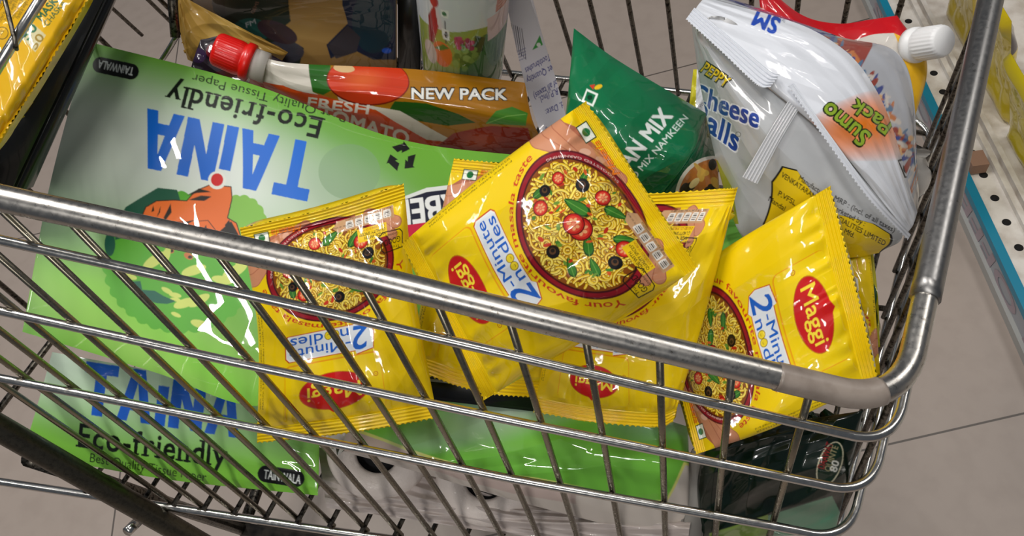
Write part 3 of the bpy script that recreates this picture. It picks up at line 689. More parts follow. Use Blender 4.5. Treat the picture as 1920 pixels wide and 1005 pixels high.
# ------------------------------------------------------------------ tissue paper packs
def tissue_top(cv):
    cv.a[:] = lin((104, 164, 52))
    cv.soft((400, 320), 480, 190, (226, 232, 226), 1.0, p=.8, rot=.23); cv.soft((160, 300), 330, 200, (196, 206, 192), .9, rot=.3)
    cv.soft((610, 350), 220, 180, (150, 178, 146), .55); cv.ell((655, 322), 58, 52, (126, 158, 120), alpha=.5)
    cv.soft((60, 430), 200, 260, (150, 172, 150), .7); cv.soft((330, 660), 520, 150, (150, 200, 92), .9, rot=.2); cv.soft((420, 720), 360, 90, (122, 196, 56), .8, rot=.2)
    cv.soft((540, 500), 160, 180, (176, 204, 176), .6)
    # pill
    def pill(c, w, h, a):
        ca, sa = math.cos(a), math.sin(a); p = lambda x: (c[0] + x * ca, c[1] + x * sa)
        for x in np.linspace(-w / 2 + h / 2, w / 2 - h / 2, 24): cv.ell(p(x), h / 2, h / 2, (14, 14, 14))
    pill((217, 128), 88, 30, .21)
    cv.text('TAiNWALA', (252, 127), (186, 112), (-4, 15), (214, 220, 214), bold=.02)
    cv.text('Best Quality Tissue Paper', (650, 214), (362, 138), (-4, 16), (20, 34, 14))
    cv.text('Eco-friendly', (606, 222), (316, 156), (-10, 38), (12, 20, 10), bold=.012, serif=True)
    # serifs for the heading
    for t in (.012, .06): pass
    block_word(cv, 'TAiNA', (598, 270), (276, 203), (-22, 108), (22, 104, 206))
    # leafy bush
    cv.ell((340, 492), 142, 128, (84, 164, 44), bumps=34, amp=.05); cv.ell((450, 420), 48, 52, (128, 184, 74), bumps=16, amp=.07)
    cv.poly([(216, 420), (236, 388), (262, 372), (296, 352), (332, 356), (340, 382), (300, 410), (250, 440), (216, 450)], (22, 84, 62)); cv.ell((206, 458), 10, 22, (22, 84, 62))
    tg = [(800, 205), (820, 160), (880, 125), (980, 120), (1050, 125), (1080, 90), (1120, 60), (1180, 35), (1300, 45), (1305, 110), (1280, 220), (1330, 250), (1355, 330), (1200, 345), (1090, 340), (930, 280), (880, 240)]
    X = lambda L: [(x / 3, 335 + y / 3) for x, y in L]
    cv.poly(X(tg), (226, 108, 40)); cv.line(X(tg + tg[:1]), 3, (26, 14, 8))
    for L in ([(1050, 95), (1120, 55), (1190, 75), (1110, 80)], [(1060, 120), (1130, 95), (1190, 100), (1150, 125)], [(920, 220), (960, 140), (965, 190), (930, 235)], [(880, 220), (905, 150), (900, 190)], [(1230, 300), (1300, 240), (1350, 330)], [(1010, 250), (1100, 230), (1040, 262)], [(1110, 330), (1160, 260), (1170, 330)], [(1265, 260), (1290, 230), (1300, 320), (1280, 330)], [(850, 190), (862, 150), (868, 180)]): cv.poly(X(L), (22, 14, 8))
    for L in ([(950, 250), (1040, 240), (1100, 290), (1180, 320)], [(1090, 240), (1170, 235), (1220, 300)], [(1100, 270), (1200, 290)]): cv.line(X(L), 2.4, (26, 14, 8))
    cv.ell((407, 338), 17, 17, (230, 232, 222)); cv.ell((407, 337), 11.5, 12, (206, 26, 30))
    for (x, y) in ((955, 400), (1060, 435)): cv.ell((x / 3, 335 + y / 3), 9, 6, (190, 110, 60), .5); cv.ell((x / 3 + 3, 337 + y / 3), 4, 3, (20, 14, 8))
    for (x, y, s, a) in ((870, 460, 26, -.6), (930, 440, 20, -1.2), (1090, 515, 24, -.3), (1320, 520, 26, -.5), (1250, 570, 20, .2), (1120, 685, 22, -.5), (1040, 700, 22, -.3), (990, 765, 10, .4), (730, 550, 14, .3), (1130, 820, 20, .3), (940, 630, 12, .5), (985, 655, 12, .2), (1340, 500, 18, -1.3), (985, 680, 10, .1)):
        cv.ell((x / 3, 335 + y / 3), s, s * .38, (196, 208, 104), a)
    cv.poly(X([(735, 580), (790, 575), (800, 625), (870, 630), (920, 660), (990, 690), (940, 705), (880, 700), (820, 680), (790, 650), (760, 640), (740, 605)]), (16, 92, 72))
    # recycling arrows
    for k in range(3):
        a = k * 2.094 + .4; c = np.array((753, 295)); e = lambda r, t: tuple(c + r * np.array([math.cos(a + t), math.sin(a + t)]))
        cv.poly([e(27, -.62), e(27, .28), e(14, .22), e(12, -.55)], (14, 16, 12)); cv.poly([e(31, .25), e(22, .92), e(8, .1)], (14, 16, 12))
    # navy label with a red band
    cv.poly([(748, 372), (800, 352), (880, 342), (900, 440), (750, 460)], (222, 226, 222)); cv.poly([(748, 378), (800, 360), (880, 350), (900, 440), (750, 460)], (18, 22, 46))
    cv.text('HARBEL', (932, 352), (742, 378), (5, 46), (236, 238, 238), bold=.04); cv.poly([(748, 424), (880, 404), (900, 470), (748, 470)], (202, 20, 60))
    cv.text('fr', (90, 642), (128, 652), (-4, 22), (16, 22, 12), bold=.015)
pl = [d_ * ray(*q_) for d_, q_ in ((.770, (165, 78)), (.632, (280, 696)), (.705, (1012, 291)))]; pn = np.cross(pl[1] - pl[0], pl[2] - pl[0])
tq = lambda x, y, o=0.0: (x, y, float((pl[0] @ pn) / (ray(x, y) @ pn)) + o)
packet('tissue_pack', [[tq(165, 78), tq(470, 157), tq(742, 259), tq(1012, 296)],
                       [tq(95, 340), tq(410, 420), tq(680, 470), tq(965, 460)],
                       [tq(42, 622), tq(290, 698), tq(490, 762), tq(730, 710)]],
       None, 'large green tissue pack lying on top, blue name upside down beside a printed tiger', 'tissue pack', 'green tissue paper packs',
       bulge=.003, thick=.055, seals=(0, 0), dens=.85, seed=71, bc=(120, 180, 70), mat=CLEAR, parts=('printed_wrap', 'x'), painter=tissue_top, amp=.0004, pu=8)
def tissue_front(cv):
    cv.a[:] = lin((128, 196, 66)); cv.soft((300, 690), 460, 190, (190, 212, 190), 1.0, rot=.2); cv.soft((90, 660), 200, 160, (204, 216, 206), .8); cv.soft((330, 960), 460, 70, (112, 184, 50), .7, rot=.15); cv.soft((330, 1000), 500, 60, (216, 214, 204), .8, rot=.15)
    block_word(cv, 'TAiNA', (150, 775), (448, 822), (12, -98), (22, 92, 196))
    cv.text('Eco-friendly', (146, 837), (424, 876), (4, -44), (12, 20, 10), bold=.012, serif=True)
    cv.text('Best Quality Tissue Paper', (168, 866), (386, 903), (2, -17), (20, 34, 14))
    for x in np.linspace(-28, 28, 24): cv.ell((527 + x, 893 + x * .16), 16, 16, (14, 14, 14))
    cv.text('TAiNWALA', (494, 897), (563, 908), (2, -17), (226, 230, 226), bold=.02)
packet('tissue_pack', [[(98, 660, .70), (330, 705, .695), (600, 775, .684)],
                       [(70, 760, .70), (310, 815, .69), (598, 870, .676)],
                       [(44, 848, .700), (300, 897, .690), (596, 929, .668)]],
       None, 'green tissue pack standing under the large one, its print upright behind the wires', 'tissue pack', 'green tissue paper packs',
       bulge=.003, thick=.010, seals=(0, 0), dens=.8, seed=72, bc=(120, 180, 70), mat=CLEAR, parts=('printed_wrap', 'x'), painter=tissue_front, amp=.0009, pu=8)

# tissue rolls in a clear wrap with a green printed top (front right)
def lower_wrap(cv):
    cv.a[:] = lin((206, 196, 186))
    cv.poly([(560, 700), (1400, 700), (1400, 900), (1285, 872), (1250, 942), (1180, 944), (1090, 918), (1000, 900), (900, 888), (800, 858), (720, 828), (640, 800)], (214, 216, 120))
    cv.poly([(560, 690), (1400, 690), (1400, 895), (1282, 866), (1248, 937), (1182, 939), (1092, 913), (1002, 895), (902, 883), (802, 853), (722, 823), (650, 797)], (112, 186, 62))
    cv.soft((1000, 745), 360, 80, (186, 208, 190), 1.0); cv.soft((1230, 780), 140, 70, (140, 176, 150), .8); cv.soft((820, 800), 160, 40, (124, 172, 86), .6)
    cv.poly([(640, 800), (720, 828), (800, 860), (900, 892), (1000, 908), (1080, 925), (1080, 945), (960, 925), (860, 898), (760, 868), (680, 850), (610, 840)], (196, 176, 168))
    cv.poly([(790, 985), (880, 975), (880, 1010), (790, 1010)], (206, 120, 130), .6)
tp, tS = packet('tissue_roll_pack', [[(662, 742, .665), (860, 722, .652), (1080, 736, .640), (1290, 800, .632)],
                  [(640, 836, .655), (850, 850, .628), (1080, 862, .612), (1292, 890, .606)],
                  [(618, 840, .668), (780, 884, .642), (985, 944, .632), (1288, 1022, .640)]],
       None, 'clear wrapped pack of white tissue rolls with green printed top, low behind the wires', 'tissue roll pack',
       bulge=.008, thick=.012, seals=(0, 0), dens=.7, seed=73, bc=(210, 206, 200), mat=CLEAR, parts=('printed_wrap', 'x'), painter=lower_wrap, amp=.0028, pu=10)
# the rolls themselves bulge through the lower wrap
ROLL = plain('white_tissue_roll', (226, 214, 206), .7, coat=.25, bump=(160, .35, .003)); CORE = plain('dark_core', (26, 26, 30), .7)
def roll(px, py, d, r, L=.10):
    a = U(px, py, d); ax = nz(nz(a - CAMP) + .45 * (R @ d3)); t1 = nz(np.cross(ax, [0, 0, 1.0])); t2 = np.cross(ax, t1); n = 56
    def lathe(prof, nm, m):
        bm = bmesh.new(); rings = [[bm.verts.new(a + ax * x + q * r * (math.cos(2 * math.pi * k / n) * t1 + math.sin(2 * math.pi * k / n) * t2)) for k in range(n)] for x, q in prof]
        for A, B in zip(rings, rings[1:]):
            for k in range(n): bm.faces.new((A[k], A[(k + 1) % n], B[(k + 1) % n], B[k]))
        bm.faces.new(rings[-1]); return obj(nm, bm, m, tp)
    o = lathe([(.013, .40), (.003, .40), (.0, .44), (-.002, .7), (.001, .90), (.006, .975), (.014, 1.0), (L, 1.0), (L + .004, .9)], 'tissue_roll', ROLL)
    bm = bmesh.new(); rr_ = [[bm.verts.new(a + ax * x + .395 * r * (math.cos(2 * math.pi * k / n) * t1 + math.sin(2 * math.pi * k / n) * t2)) for k in range(n)] for x in (.004, .012)]
    for k in range(n): bm.faces.new((rr_[0][k], rr_[0][(k + 1) % n], rr_[1][(k + 1) % n], rr_[1][k]))
    bm.faces.new(rr_[1]); c = obj('core', bm, CORE); c.parent = o
roll(706, 852, .676, .047, .012); roll(908, 902, .662, .045, .012); roll(1118, 958, .648, .035, .012)
fs = Sheet([[(596, 838, .720), (780, 884, .692), (985, 940, .668), (1300, 960, .636)], [(606, 910, FL(606, 910, .020)), (780, 940, FL(780, 940, .026)), (985, 972, FL(985, 972, .032)), (1292, 996, DW(1292, 996) + .030)], [(612, 952, DW(612, 952) + .026), (780, 976, DW(780, 976) + .026), (985, 1006, DW(985, 1006) + .026), (1290, 1046, DW(1290, 1046) + .026)]], 240, 120)
fs.push(creases(fs.UU, fs.VV, 5, n=10, amp=.003, fmax=8)); link('clear_underside', grid_mesh('clear_underside', fs.P, np.broadcast_to(lin((196, 184, 178)), fs.P.shape)), CLEAR, tp)

# green wrapped pack showing behind the noodles
def green_plain(cv):
    cv.a[:] = lin((112, 178, 74)); cv.soft((1290, 352), 120, 24, (150, 200, 110), .8)
packet('tissue_pack', [[(1130, 318, .652), (1210, 336, .654), (1300, 352, .654), (1392, 386, .652)],
                       [(1120, 400, .642), (1210, 410, .644), (1300, 425, .644), (1402, 420, .644)],
                       [(1110, 520, .632), (1210, 520, .634), (1300, 520, .634), (1400, 470, .634)]],
       None, 'bare green corner of a tissue pack between the dark green bag and the noodles', 'tissue pack', 'green tissue paper packs',
       bulge=.006, thick=.03, seals=(0, 0), dens=.5, seed=74, bc=(112, 178, 74), mat=CLEAR, parts=('printed_wrap', 'x'), painter=green_plain, pu=8)

# black tray under the noodles
def slab(name, label, cat, quad, thick, mat, parts_name='body', bev=.002, group=None):
    q = [U(*p) for p in quad]; n = nz(np.cross(q[1] - q[0], q[3] - q[0])); n = n if n @ VIEW > 0 else -n
    root = thing(name, min(q, key=lambda p: p[2]), label, cat, group); bm = bmesh.new()
    vs = [bm.verts.new(p) for p in q + [p + n * thick for p in q]]
    for f in ((0, 1, 2, 3), (7, 6, 5, 4), (0, 4, 5, 1), (1, 5, 6, 2), (2, 6, 7, 3), (3, 7, 4, 0)): bm.faces.new([vs[i] for i in f])
    bmesh.ops.bevel(bm, geom=bm.edges[:], offset=bev, segments=2, affect='EDGES'); obj(parts_name, bm, mat, root); return root
tr_ = slab('black_tray', 'glossy black tray edge with a white line, under the middle noodle packet', 'tray', [(770, 668, .630), (1030, 690, .630), (1010, 772, .622), (775, 745, .622)], .006, BLACKP)
wire('printed_line', [U(800, 712, .6245), U(840, 716, .6240), U(880, 714, .6240), U(935, 708, .6245)], .0012, plain('tray_line', (180, 182, 182), .4), tr_)
slab('grey_card_box', 'plain grey carton edge between the tissue rolls and the dark green bag', 'carton', [(1296, 848, .612), (1330, 828, .612), (1318, 1030, .622), (1272, 1030, .622)], .006, plain('grey_card', (150, 146, 140), .6))

# dark green rice bag in the lower right corner
def rice(cv):
    cv.a[:] = lin((3, 24, 14)); cv.poly([(1430, 970), (1560, 930), (1600, 1020), (1420, 1030)], (96, 140, 112)); cv.poly([(1330, 1000), (1440, 965), (1440, 1030), (1330, 1030)], (120, 150, 60))
    cv.ell((1556, 870), 22, 44, (206, 200, 170), .35); cv.ell((1556, 870), 20, 42, (10, 40, 26), .35)
    cv.text('DAAWAT', (1545, 880), (1563, 832), (-13, -4), (150, 40, 40), bold=.01); cv.text('QUINTE', (1556, 885), (1572, 838), (-11, -4), (160, 150, 110)); cv.text('80', (1568, 886), (1574, 866), (-13, -4), (230, 230, 220), bold=.02)
packet('rice_bag', [[(1335, 812, .592), (1470, 792, .575), (1618, 770, .566)],
                    [(1308, 900, .610), (1450, 880, .582), (1598, 870, .575)],
                    [(1316, 1010, .650), (1450, 1005, .628), (1565, 1000, .612)]],
       None, 'dark green glossy rice bag deep in the rounded front corner of the cart', 'rice bag', bulge=.012, thick=.03, seals=(0, 0), dens=.7, seed=81, bc=(12, 52, 32), mat=FOIL, parts=('film', 'x'), painter=rice, amp=.0065)
# small condiment packet at the cart's front
def condi(cv):
    cv.a[:] = lin((186, 178, 30)); cv.poly([(1600, 430), (1632, 430), (1634, 500), (1600, 500)], (70, 34, 44)); cv.ell((1625, 555), 20, 30, (24, 76, 36)); cv.ell((1628, 600), 18, 34, (14, 60, 32)); cv.text('CONDIMENTS', (1636, 632), (1632, 566), (-9, 0), (200, 206, 120), bold=.01)
packet('condiment_packet', [[(1560, 440, .645), (1634, 442, .62)], [(1560, 560, .63), (1646, 555, .60)], [(1575, 690, .62), (1650, 650, .59)]],
       None, 'thin yellow green condiment packet squeezed between noodles and the cart front', 'packet', bulge=.004, thick=.006, seals=(0, 0), dens=1.0, seed=82, bc=(180, 172, 30), mat=FILM, parts=('film', 'x'), painter=condi)

# ------------------------------------------------------------------ white cheese ball bag: two faces meeting in a pinked seam
SEAM = [(1298, 44), (1440, 164), (1572, 280), (1702, 442)]
SD = [.560, .548, .552, .580]
def silver(cv):
    cv.a[:] = lin((186, 188, 190))
    cv.poly([(1322, 300), (1345, 300), (1372, 350), (1385, 420), (1350, 420)], (150, 152, 40)); cv.soft((1352, 345), 40, 60, (164, 166, 60), .9)
    cv.text('PEPPY', (1312, 134), (1360, 166), (13, -19), (30, 26, 20), bold=.05, outline=1.5, oc=(30, 26, 20)); cv.text('PEPPY', (1313, 133), (1359, 164), (12, -17), (240, 206, 40), bold=.03)
    cv.text('Cheese', (1296, 190), (1420, 240), (6, -36), (236, 238, 244), bold=.05, outline=3, oc=(236, 238, 244)); cv.text('Cheese', (1296, 190), (1420, 240), (6, -36), (40, 70, 156), bold=.045)
    cv.text('Balls', (1300, 226), (1380, 284), (9, -38), (236, 238, 244), bold=.05, outline=3, oc=(236, 238, 244)); cv.text('Balls', (1300, 226), (1380, 284), (9, -38), (40, 70, 156), bold=.045)
    box = [(1430, 420), (1446, 340), (1466, 311), (1494, 318), (1530, 372), (1570, 402), (1640, 420), (1672, 440), (1650, 480), (1430, 470)]
    cv.poly(box, (24, 22, 18)); cen = np.array((1540, 410)); cv.poly([tuple(cen + (np.array(p) - cen) * .965) for p in box], (240, 204, 22))
    cv.poly([(1550, 360), (1600, 392), (1560, 404), (1530, 372)], (186, 188, 190))
    for s, S, E in (('Manufactured', (1497, 337), (1552, 374)), ('VENKATARAMANA', (1464, 331), (1548, 388)), ('P.VFSL', (1458, 366), (1490, 386)), ('Mandal', (1440, 376), (1470, 396))): cv.text(s, S, E, (4, -9), (30, 26, 20), bold=.02)
    for s, S, E in (('MRP : (Incl. of all taxes)', (1563, 375), (1676, 436)), ('Marketed by :', (1558, 391), (1620, 424)), ('SPECIALITIES LIMITED', (1553, 405), (1658, 461)), ('date, Mfd.', (1556, 424), (1600, 446))): cv.text(s, S, E, (4, -9), (34, 30, 26), bold=.02)
    # centre seal
    cv.poly([(1500, 180), (1512, 186), (1410, 338), (1398, 330)], (190, 191, 193))
    cv.ell((1384, 252), 5, 5, (60, 60, 60)); cv.ell((1384, 252), 4, 4, (204, 205, 206))
broot, bS = packet('snack_bag', [[(1296, 44, .575), (1298, 45, .568), (1301, 47, .560)],
                   [(1314, 165, .600), (1370, 180, .560), (1440, 164, .548)],
                   [(1344, 305, .610), (1450, 310, .560), (1572, 280, .552)],
                   [(1384, 432, .612), (1540, 420, .570), (1690, 430, .578)],
                   [(1440, 486, .615), (1540, 494, .600), (1650, 474, .592)]],
                   None, 'big white cheese ball bag with blue lettering, leaning in the front of the cart', 'snack bag', bulge=.004, thick=.03, seals=(0, 0), dens=1.0, seed=91, bc=(205, 205, 206), mat=FOIL, parts=('back_panel', 'x'), painter=silver, amp=.0022, pu=10)
def whiteface(cv):
    cv.a[:] = lin((226, 229, 236))
    for i in range(9): pass
    cv.soft((1622, 236), 98, 70, (236, 126, 26), 1.0, p=.32, rot=.3)
    cv.text('SM', (1464, 36), (1418, 16), (-9, 30), (28, 74, 180), bold=.06, shear=.15); cv.text('SM FOODS', (1474, 34), (1452, 22), (-3, 9), (60, 70, 90))
    cv.text('Sumo', (1634, 252), (1556, 190), (-22, 25), (30, 40, 14), bold=.07, outline=1.5, oc=(30, 40, 14)); cv.text('Sumo', (1634, 252), (1556, 190), (-21, 24), (146, 176, 50), bold=.035)
    cv.text('Pack', (1674, 232), (1606, 184), (-16, 22), (30, 40, 14), bold=.07, outline=1.5, oc=(30, 40, 14)); cv.text('Pack', (1674, 232), (1606, 184), (-15, 21), (146, 176, 50), bold=.035)
    cv.poly([(1683, 300), (1706, 294), (1717, 328), (1696, 334)], (30, 32, 34)); cv.poly([(1686, 303), (1704, 298), (1713, 326), (1698, 331)], (230, 232, 236)); cv.ell((1700, 315), 7, 10, (30, 34, 40))
RIDGE = [(1322, -6, .585), (1535, 62, .565), (1648, 178, .565), (1720, 398, .588)]
_, fS = packet('x', [[(SEAM[i][0] - 2, SEAM[i][1] - 4, SD[i] - .003) for i in range(4)],
               [(1306, 14, .570), (1490, 110, .550), (1612, 226, .550), (1712, 422, .582)], RIDGE],
       None, None, None, bulge=.005, thick=.004, seals=(0, 0), dens=1.0, seed=92, bc=(226, 229, 236), mat=FOIL, parts=('front_panel', 'x'), painter=whiteface, amp=.0024, pu=10, root=broot)
def sideface(cv):
    cv.a[:] = lin((176, 178, 184))
    rr = np.random.RandomState(4)
    for i in range(110):
        t = rr.uniform(.1, .97); c = (1535 + (1712 - 1535) * t + rr.uniform(-2, 26), 60 + (330 - 60) * t ** 1.2 + rr.uniform(-24, 8)); cv.ell(c, rr.uniform(5, 16), rr.uniform(2, 6), [(196, 120, 70), (70, 80, 140), (206, 196, 186), (150, 70, 60), (90, 120, 150), (214, 170, 120)][rr.randint(6)], rr.uniform(0, 3))
packet('x', [[(p[0], p[1], p[2] + .001) for p in RIDGE],
             [(1330, -14, .60), (1560, 64, .59), (1694, 122, .59), (1723, 360, .60)],
             [(1340, -14, .62), (1565, 66, .61), (1693, 124, .61), (1722, 358, .61)]],
       None, None, None, bulge=.002, thick=.004, seals=(0, 0), dens=.8, seed=93, bc=(180, 182, 188), mat=FOIL, parts=('side_panel', 'x'), painter=sideface, amp=.002, pu=10, root=broot)
# pinked crimp seal along the seam, standing proud of the faces
sq = np.array([U(SEAM[i][0], SEAM[i][1], SD[i] - .006) for i in range(4)]); 
cr = Sheet([[(1286, 36, .556), (1352, 96, .547), (1418, 158, .538), (1444, 164, .536)], [(1302, 14, .560), (1378, 78, .549), (1442, 132, .540), (1462, 140, .538)]], 300, 30)
cr.push(.0010 * np.sin(cr.VV * 2 * math.pi * 5) + .001); cr.P[0] += ((np.abs((cr.u * 40) % 1 - .5) * 2 - .5) * .0014)[:, None] * nz(cr.P[0].mean(0) - cr.P[5].mean(0))
link('crimp_seal', grid_mesh('crimp_seal', cr.P, np.broadcast_to(lin((222, 225, 232)), cr.P.shape)), FOIL, broot)
cr = Sheet([[(1478, 162, .538), (1548, 262, .540), (1628, 372, .550), (1702, 450, .572)], [(1488, 156, .539), (1560, 258, .541), (1640, 366, .551), (1708, 440, .573)]], 320, 12)
cr.push(.0006 * np.sin(cr.VV * 2 * math.pi * 2) + .001); cr.P[0] += ((np.abs((cr.u * 46) % 1 - .5) * 2 - .5) * .0014)[:, None] * nz(cr.P[0].mean(0) - cr.P[3].mean(0))
link('crimp_seal', grid_mesh('crimp_seal', cr.P, np.broadcast_to(lin((220, 223, 230)), cr.P.shape)), FOIL, broot)
cr = Sheet([[(1482, 182, .544), (1440, 250, .545), (1392, 332, .552)], [(1506, 192, .545), (1464, 262, .546), (1420, 345, .553)]], 120, 30)
cr.push(.0007 * np.sin(cr.VV * 2 * math.pi * 5) + .0012); link('centre_seal', grid_mesh('centre_seal', cr.P, np.broadcast_to(lin((206, 207, 209)), cr.P.shape)), FOIL, broot)

# ------------------------------------------------------------------ dark green namkeen bag
def namk(cv):
    cv.a[:] = lin((14, 112, 68))
    cv.ell((1084, 266), 42, 46, (236, 232, 226)); cv.ell((1086, 270), 38, 42, (196, 22, 26))
    cv.poly([(1100, 166), (1122, 176), (1112, 200), (1090, 190)], (232, 240, 232)); cv.poly([(1101, 171), (1117, 178), (1110, 195), (1095, 188)], (14, 112, 68)); cv.ell((1106, 183), 5, 5, (8, 60, 34))
    cv.poly([(1105, 160), (1116, 158), (1112, 168)], (206, 60, 40)); cv.ell((1122, 163), 8, 4, (240, 200, 30), -.4)
    cv.text('AN MIX', (1180, 318), (1262, 218), (-25, -18), (236, 242, 238), bold=.045)
    cv.text('O MIX NAMKEEN', (1190, 338), (1291, 222), (-10, -8), (220, 234, 226), bold=.015)
nroot, nS = packet('snack_bag', [[(1076, 53, .675), (1160, 114, .665), (1325, 213, .655)],
                   [(1066, 165, .640), (1160, 240, .612), (1296, 292, .612)],
                   [(1052, 285, .640), (1130, 345, .625), (1236, 372, .630)]],
       None, 'dark green namkeen snack bag with white lettering, pointed top, behind the noodles', 'snack bag', bulge=.006, thick=.012, seals=(0, 0), dens=.9, seed=101, bc=(14, 112, 68), mat=FOIL, parts=('front_panel', 'x'), painter=namk, amp=.0032, pu=10)
def namside(cv):
    cv.a[:] = lin((10, 84, 52)); cv.ell((1330, 362), 62, 72, (236, 232, 222), .5); cv.ell((1332, 364), 58, 68, (196, 120, 50), .5)
    rr = np.random.RandomState(7)
    for i in range(40):
        a, b = rr.uniform(0, 6.28), math.sqrt(rr.uniform(0, 1)); c = (1330 + 48 * b * math.cos(a), 362 + 58 * b * math.sin(a)); cv.ell(c, rr.uniform(6, 14), rr.uniform(4, 8), [(236, 196, 110), (240, 216, 150), (206, 150, 50), (40, 36, 18), (226, 180, 80)][rr.randint(5)], rr.uniform(0, 3))
packet('x', [[(1324, 214, .655), (1344, 240, .675)], [(1295, 293, .612), (1346, 305, .64)], [(1236, 372, .630), (1352, 398, .64)]],
       None, None, None, bulge=.002, thick=.006, seals=(0, 0), dens=1.2, seed=102, bc=(10, 84, 52), mat=FOIL, parts=('side_panel', 'x'), painter=namside, amp=.001, pu=10, root=nroot)
# sliver of a white packet behind
def sliv(cv):
    cv.a[:] = lin((224, 226, 230)); cv.poly([(1296, 100), (1308, 100), (1304, 240), (1290, 240)], (206, 196, 40)); cv.text('Net Wt.', (1306, 214), (1322, 194), (-6, -5), (90, 92, 100))
packet('small_packet', [[(1300, 130, .68), (1345, 130, .68)], [(1288, 232, .68), (1350, 240, .68)]], None, 'white packet sliver with yellow edge between the green and white snack bags', 'packet', bulge=.004, thick=.006, seals=(0, 0), seed=103, bc=(224, 226, 230), mat=FILM, parts=('film', 'x'), painter=sliv)

# ------------------------------------------------------------------ screw caps
def cap(name, a, b, r, mat, parent, ribs=36, collar=True, rib=.05):
    """a: neck end, b: closed end"""
    a, b = np.array(a), np.array(b); ax = nz(b - a); L = np.linalg.norm(b - a); s = nz(np.cross(ax, VIEW)); t = np.cross(ax, s); bm = bmesh.new()
    prof = ([(0, 1.10), (.10, 1.12), (.20, 1.10), (.23, .97), (.27, .97)] if collar else [(0, 1)]) + [(.30, 1.0), (.40, 1.0), (.88, .97), (.95, .92), (1.0, .80), (1.0, .0001)]; n = ribs * 4; rings = []
    for x, k in prof:
        ring = []
        for i in range(n):
            q = k * (1 + (rib * (abs(((i / 4) % 1) - .5) - .25) if .3 < x < .93 else 0)); th = 2 * math.pi * i / n
            ring.append(bm.verts.new(a + ax * L * x + r * q * (math.cos(th) * s + math.sin(th) * t)))
        rings.append(ring)
    for A, B in zip(rings, rings[1:]):
        for i in range(n): bm.faces.new((A[i], A[(i + 1) % n], B[(i + 1) % n], B[i]))
    bm.faces.new(rings[0][::-1]); return obj(name, bm, mat, parent)

# ------------------------------------------------------------------ tomato ketchup pouch
def ketch(cv):
    cv.a[:] = lin((168, 112, 18)); cv.poly([(380, 30), (590, 90), (600, 130), (586, 172), (640, 200), (560, 190), (400, 160)], (214, 208, 196)); cv.poly([(620, 150), (650, 185), (720, 205), (640, 205)], (214, 208, 196))
    cv.poly([(578, 100), (622, 112), (618, 150), (630, 166), (606, 178), (586, 172), (580, 140)], (40, 100, 28))
    cv.ell((690, 152), 78, 46, (120, 24, 10), .06); cv.ell((690, 151), 76, 44, (206, 58, 24), .06); cv.soft((680, 150), 60, 30, (230, 110, 50), .7); cv.ell((645, 128), 20, 8, (214, 180, 130), .1)
    cv.poly([(740, 190), (800, 194), (860, 214), (892, 230), (840, 236), (780, 226), (730, 206)], (34, 84, 22)); cv.poly([(910, 232), (930, 208), (960, 200), (990, 212), (986, 236)], (70, 132, 44)); cv.line([(912, 232), (950, 218), (986, 214)], 2.5, (130, 180, 90))
    cv.text('NEW PACK', (772, 185), (950, 187), (0, -21), (34, 20, 8), bold=.07, outline=1.5, oc=(34, 20, 8)); cv.text('NEW PACK', (772, 185), (950, 187), (0, -20), (240, 240, 236), bold=.05)
    cv.poly([(470, 146), (530, 160), (600, 178), (690, 202), (770, 232), (850, 272), (850, 310), (470, 310)], (206, 74, 24))
    cv.poly([(690, 198), (750, 208), (860, 268), (800, 262), (740, 228)], (214, 206, 190)); cv.poly([(810, 282), (850, 250), (920, 236), (990, 240), (1010, 306), (820, 306)], (150, 40, 14)); cv.soft((900, 266), 60, 26, (206, 84, 40), .8)
    cv.text('FRESH', (576, 199), (690, 214), (3, -17), (236, 226, 214), bold=.05); cv.text('TOMATO', (598, 222), (764, 272), (4, -24), (238, 224, 210), bold=.05)
kroot, kS = packet('ketchup_pouch', [[(478, 92, .775), (536, 117, .765), (780, 130, .76), (984, 155, .76)],
                   [(462, 138, .785), (580, 190, .78), (780, 205, .765), (1002, 235, .765)],
                   [(450, 165, .84), (600, 270, .832), (790, 300, .825), (1042, 300, .82)]],
       None, 'tomato ketchup pouch with a bright red screw cap lying behind the large tissue pack', 'ketchup pouch', bulge=.006, thick=.02, seals=(0, 0), dens=1.0, seed=111, bc=(170, 110, 30), mat=FILM, parts=('printed_pouch', 'x'), painter=ketch, amp=.0024, pu=10)
wire('spout', [U(500, 128, .775), U(455, 112, .77)], .0155, plain('white_spout', (206, 200, 192), .4), kroot, 24)
cap('screw_cap', U(472, 119, .77), U(402, 90, .76), .0172, plain('red_plastic_cap', (222, 20, 12), .35, coat=.3), kroot)

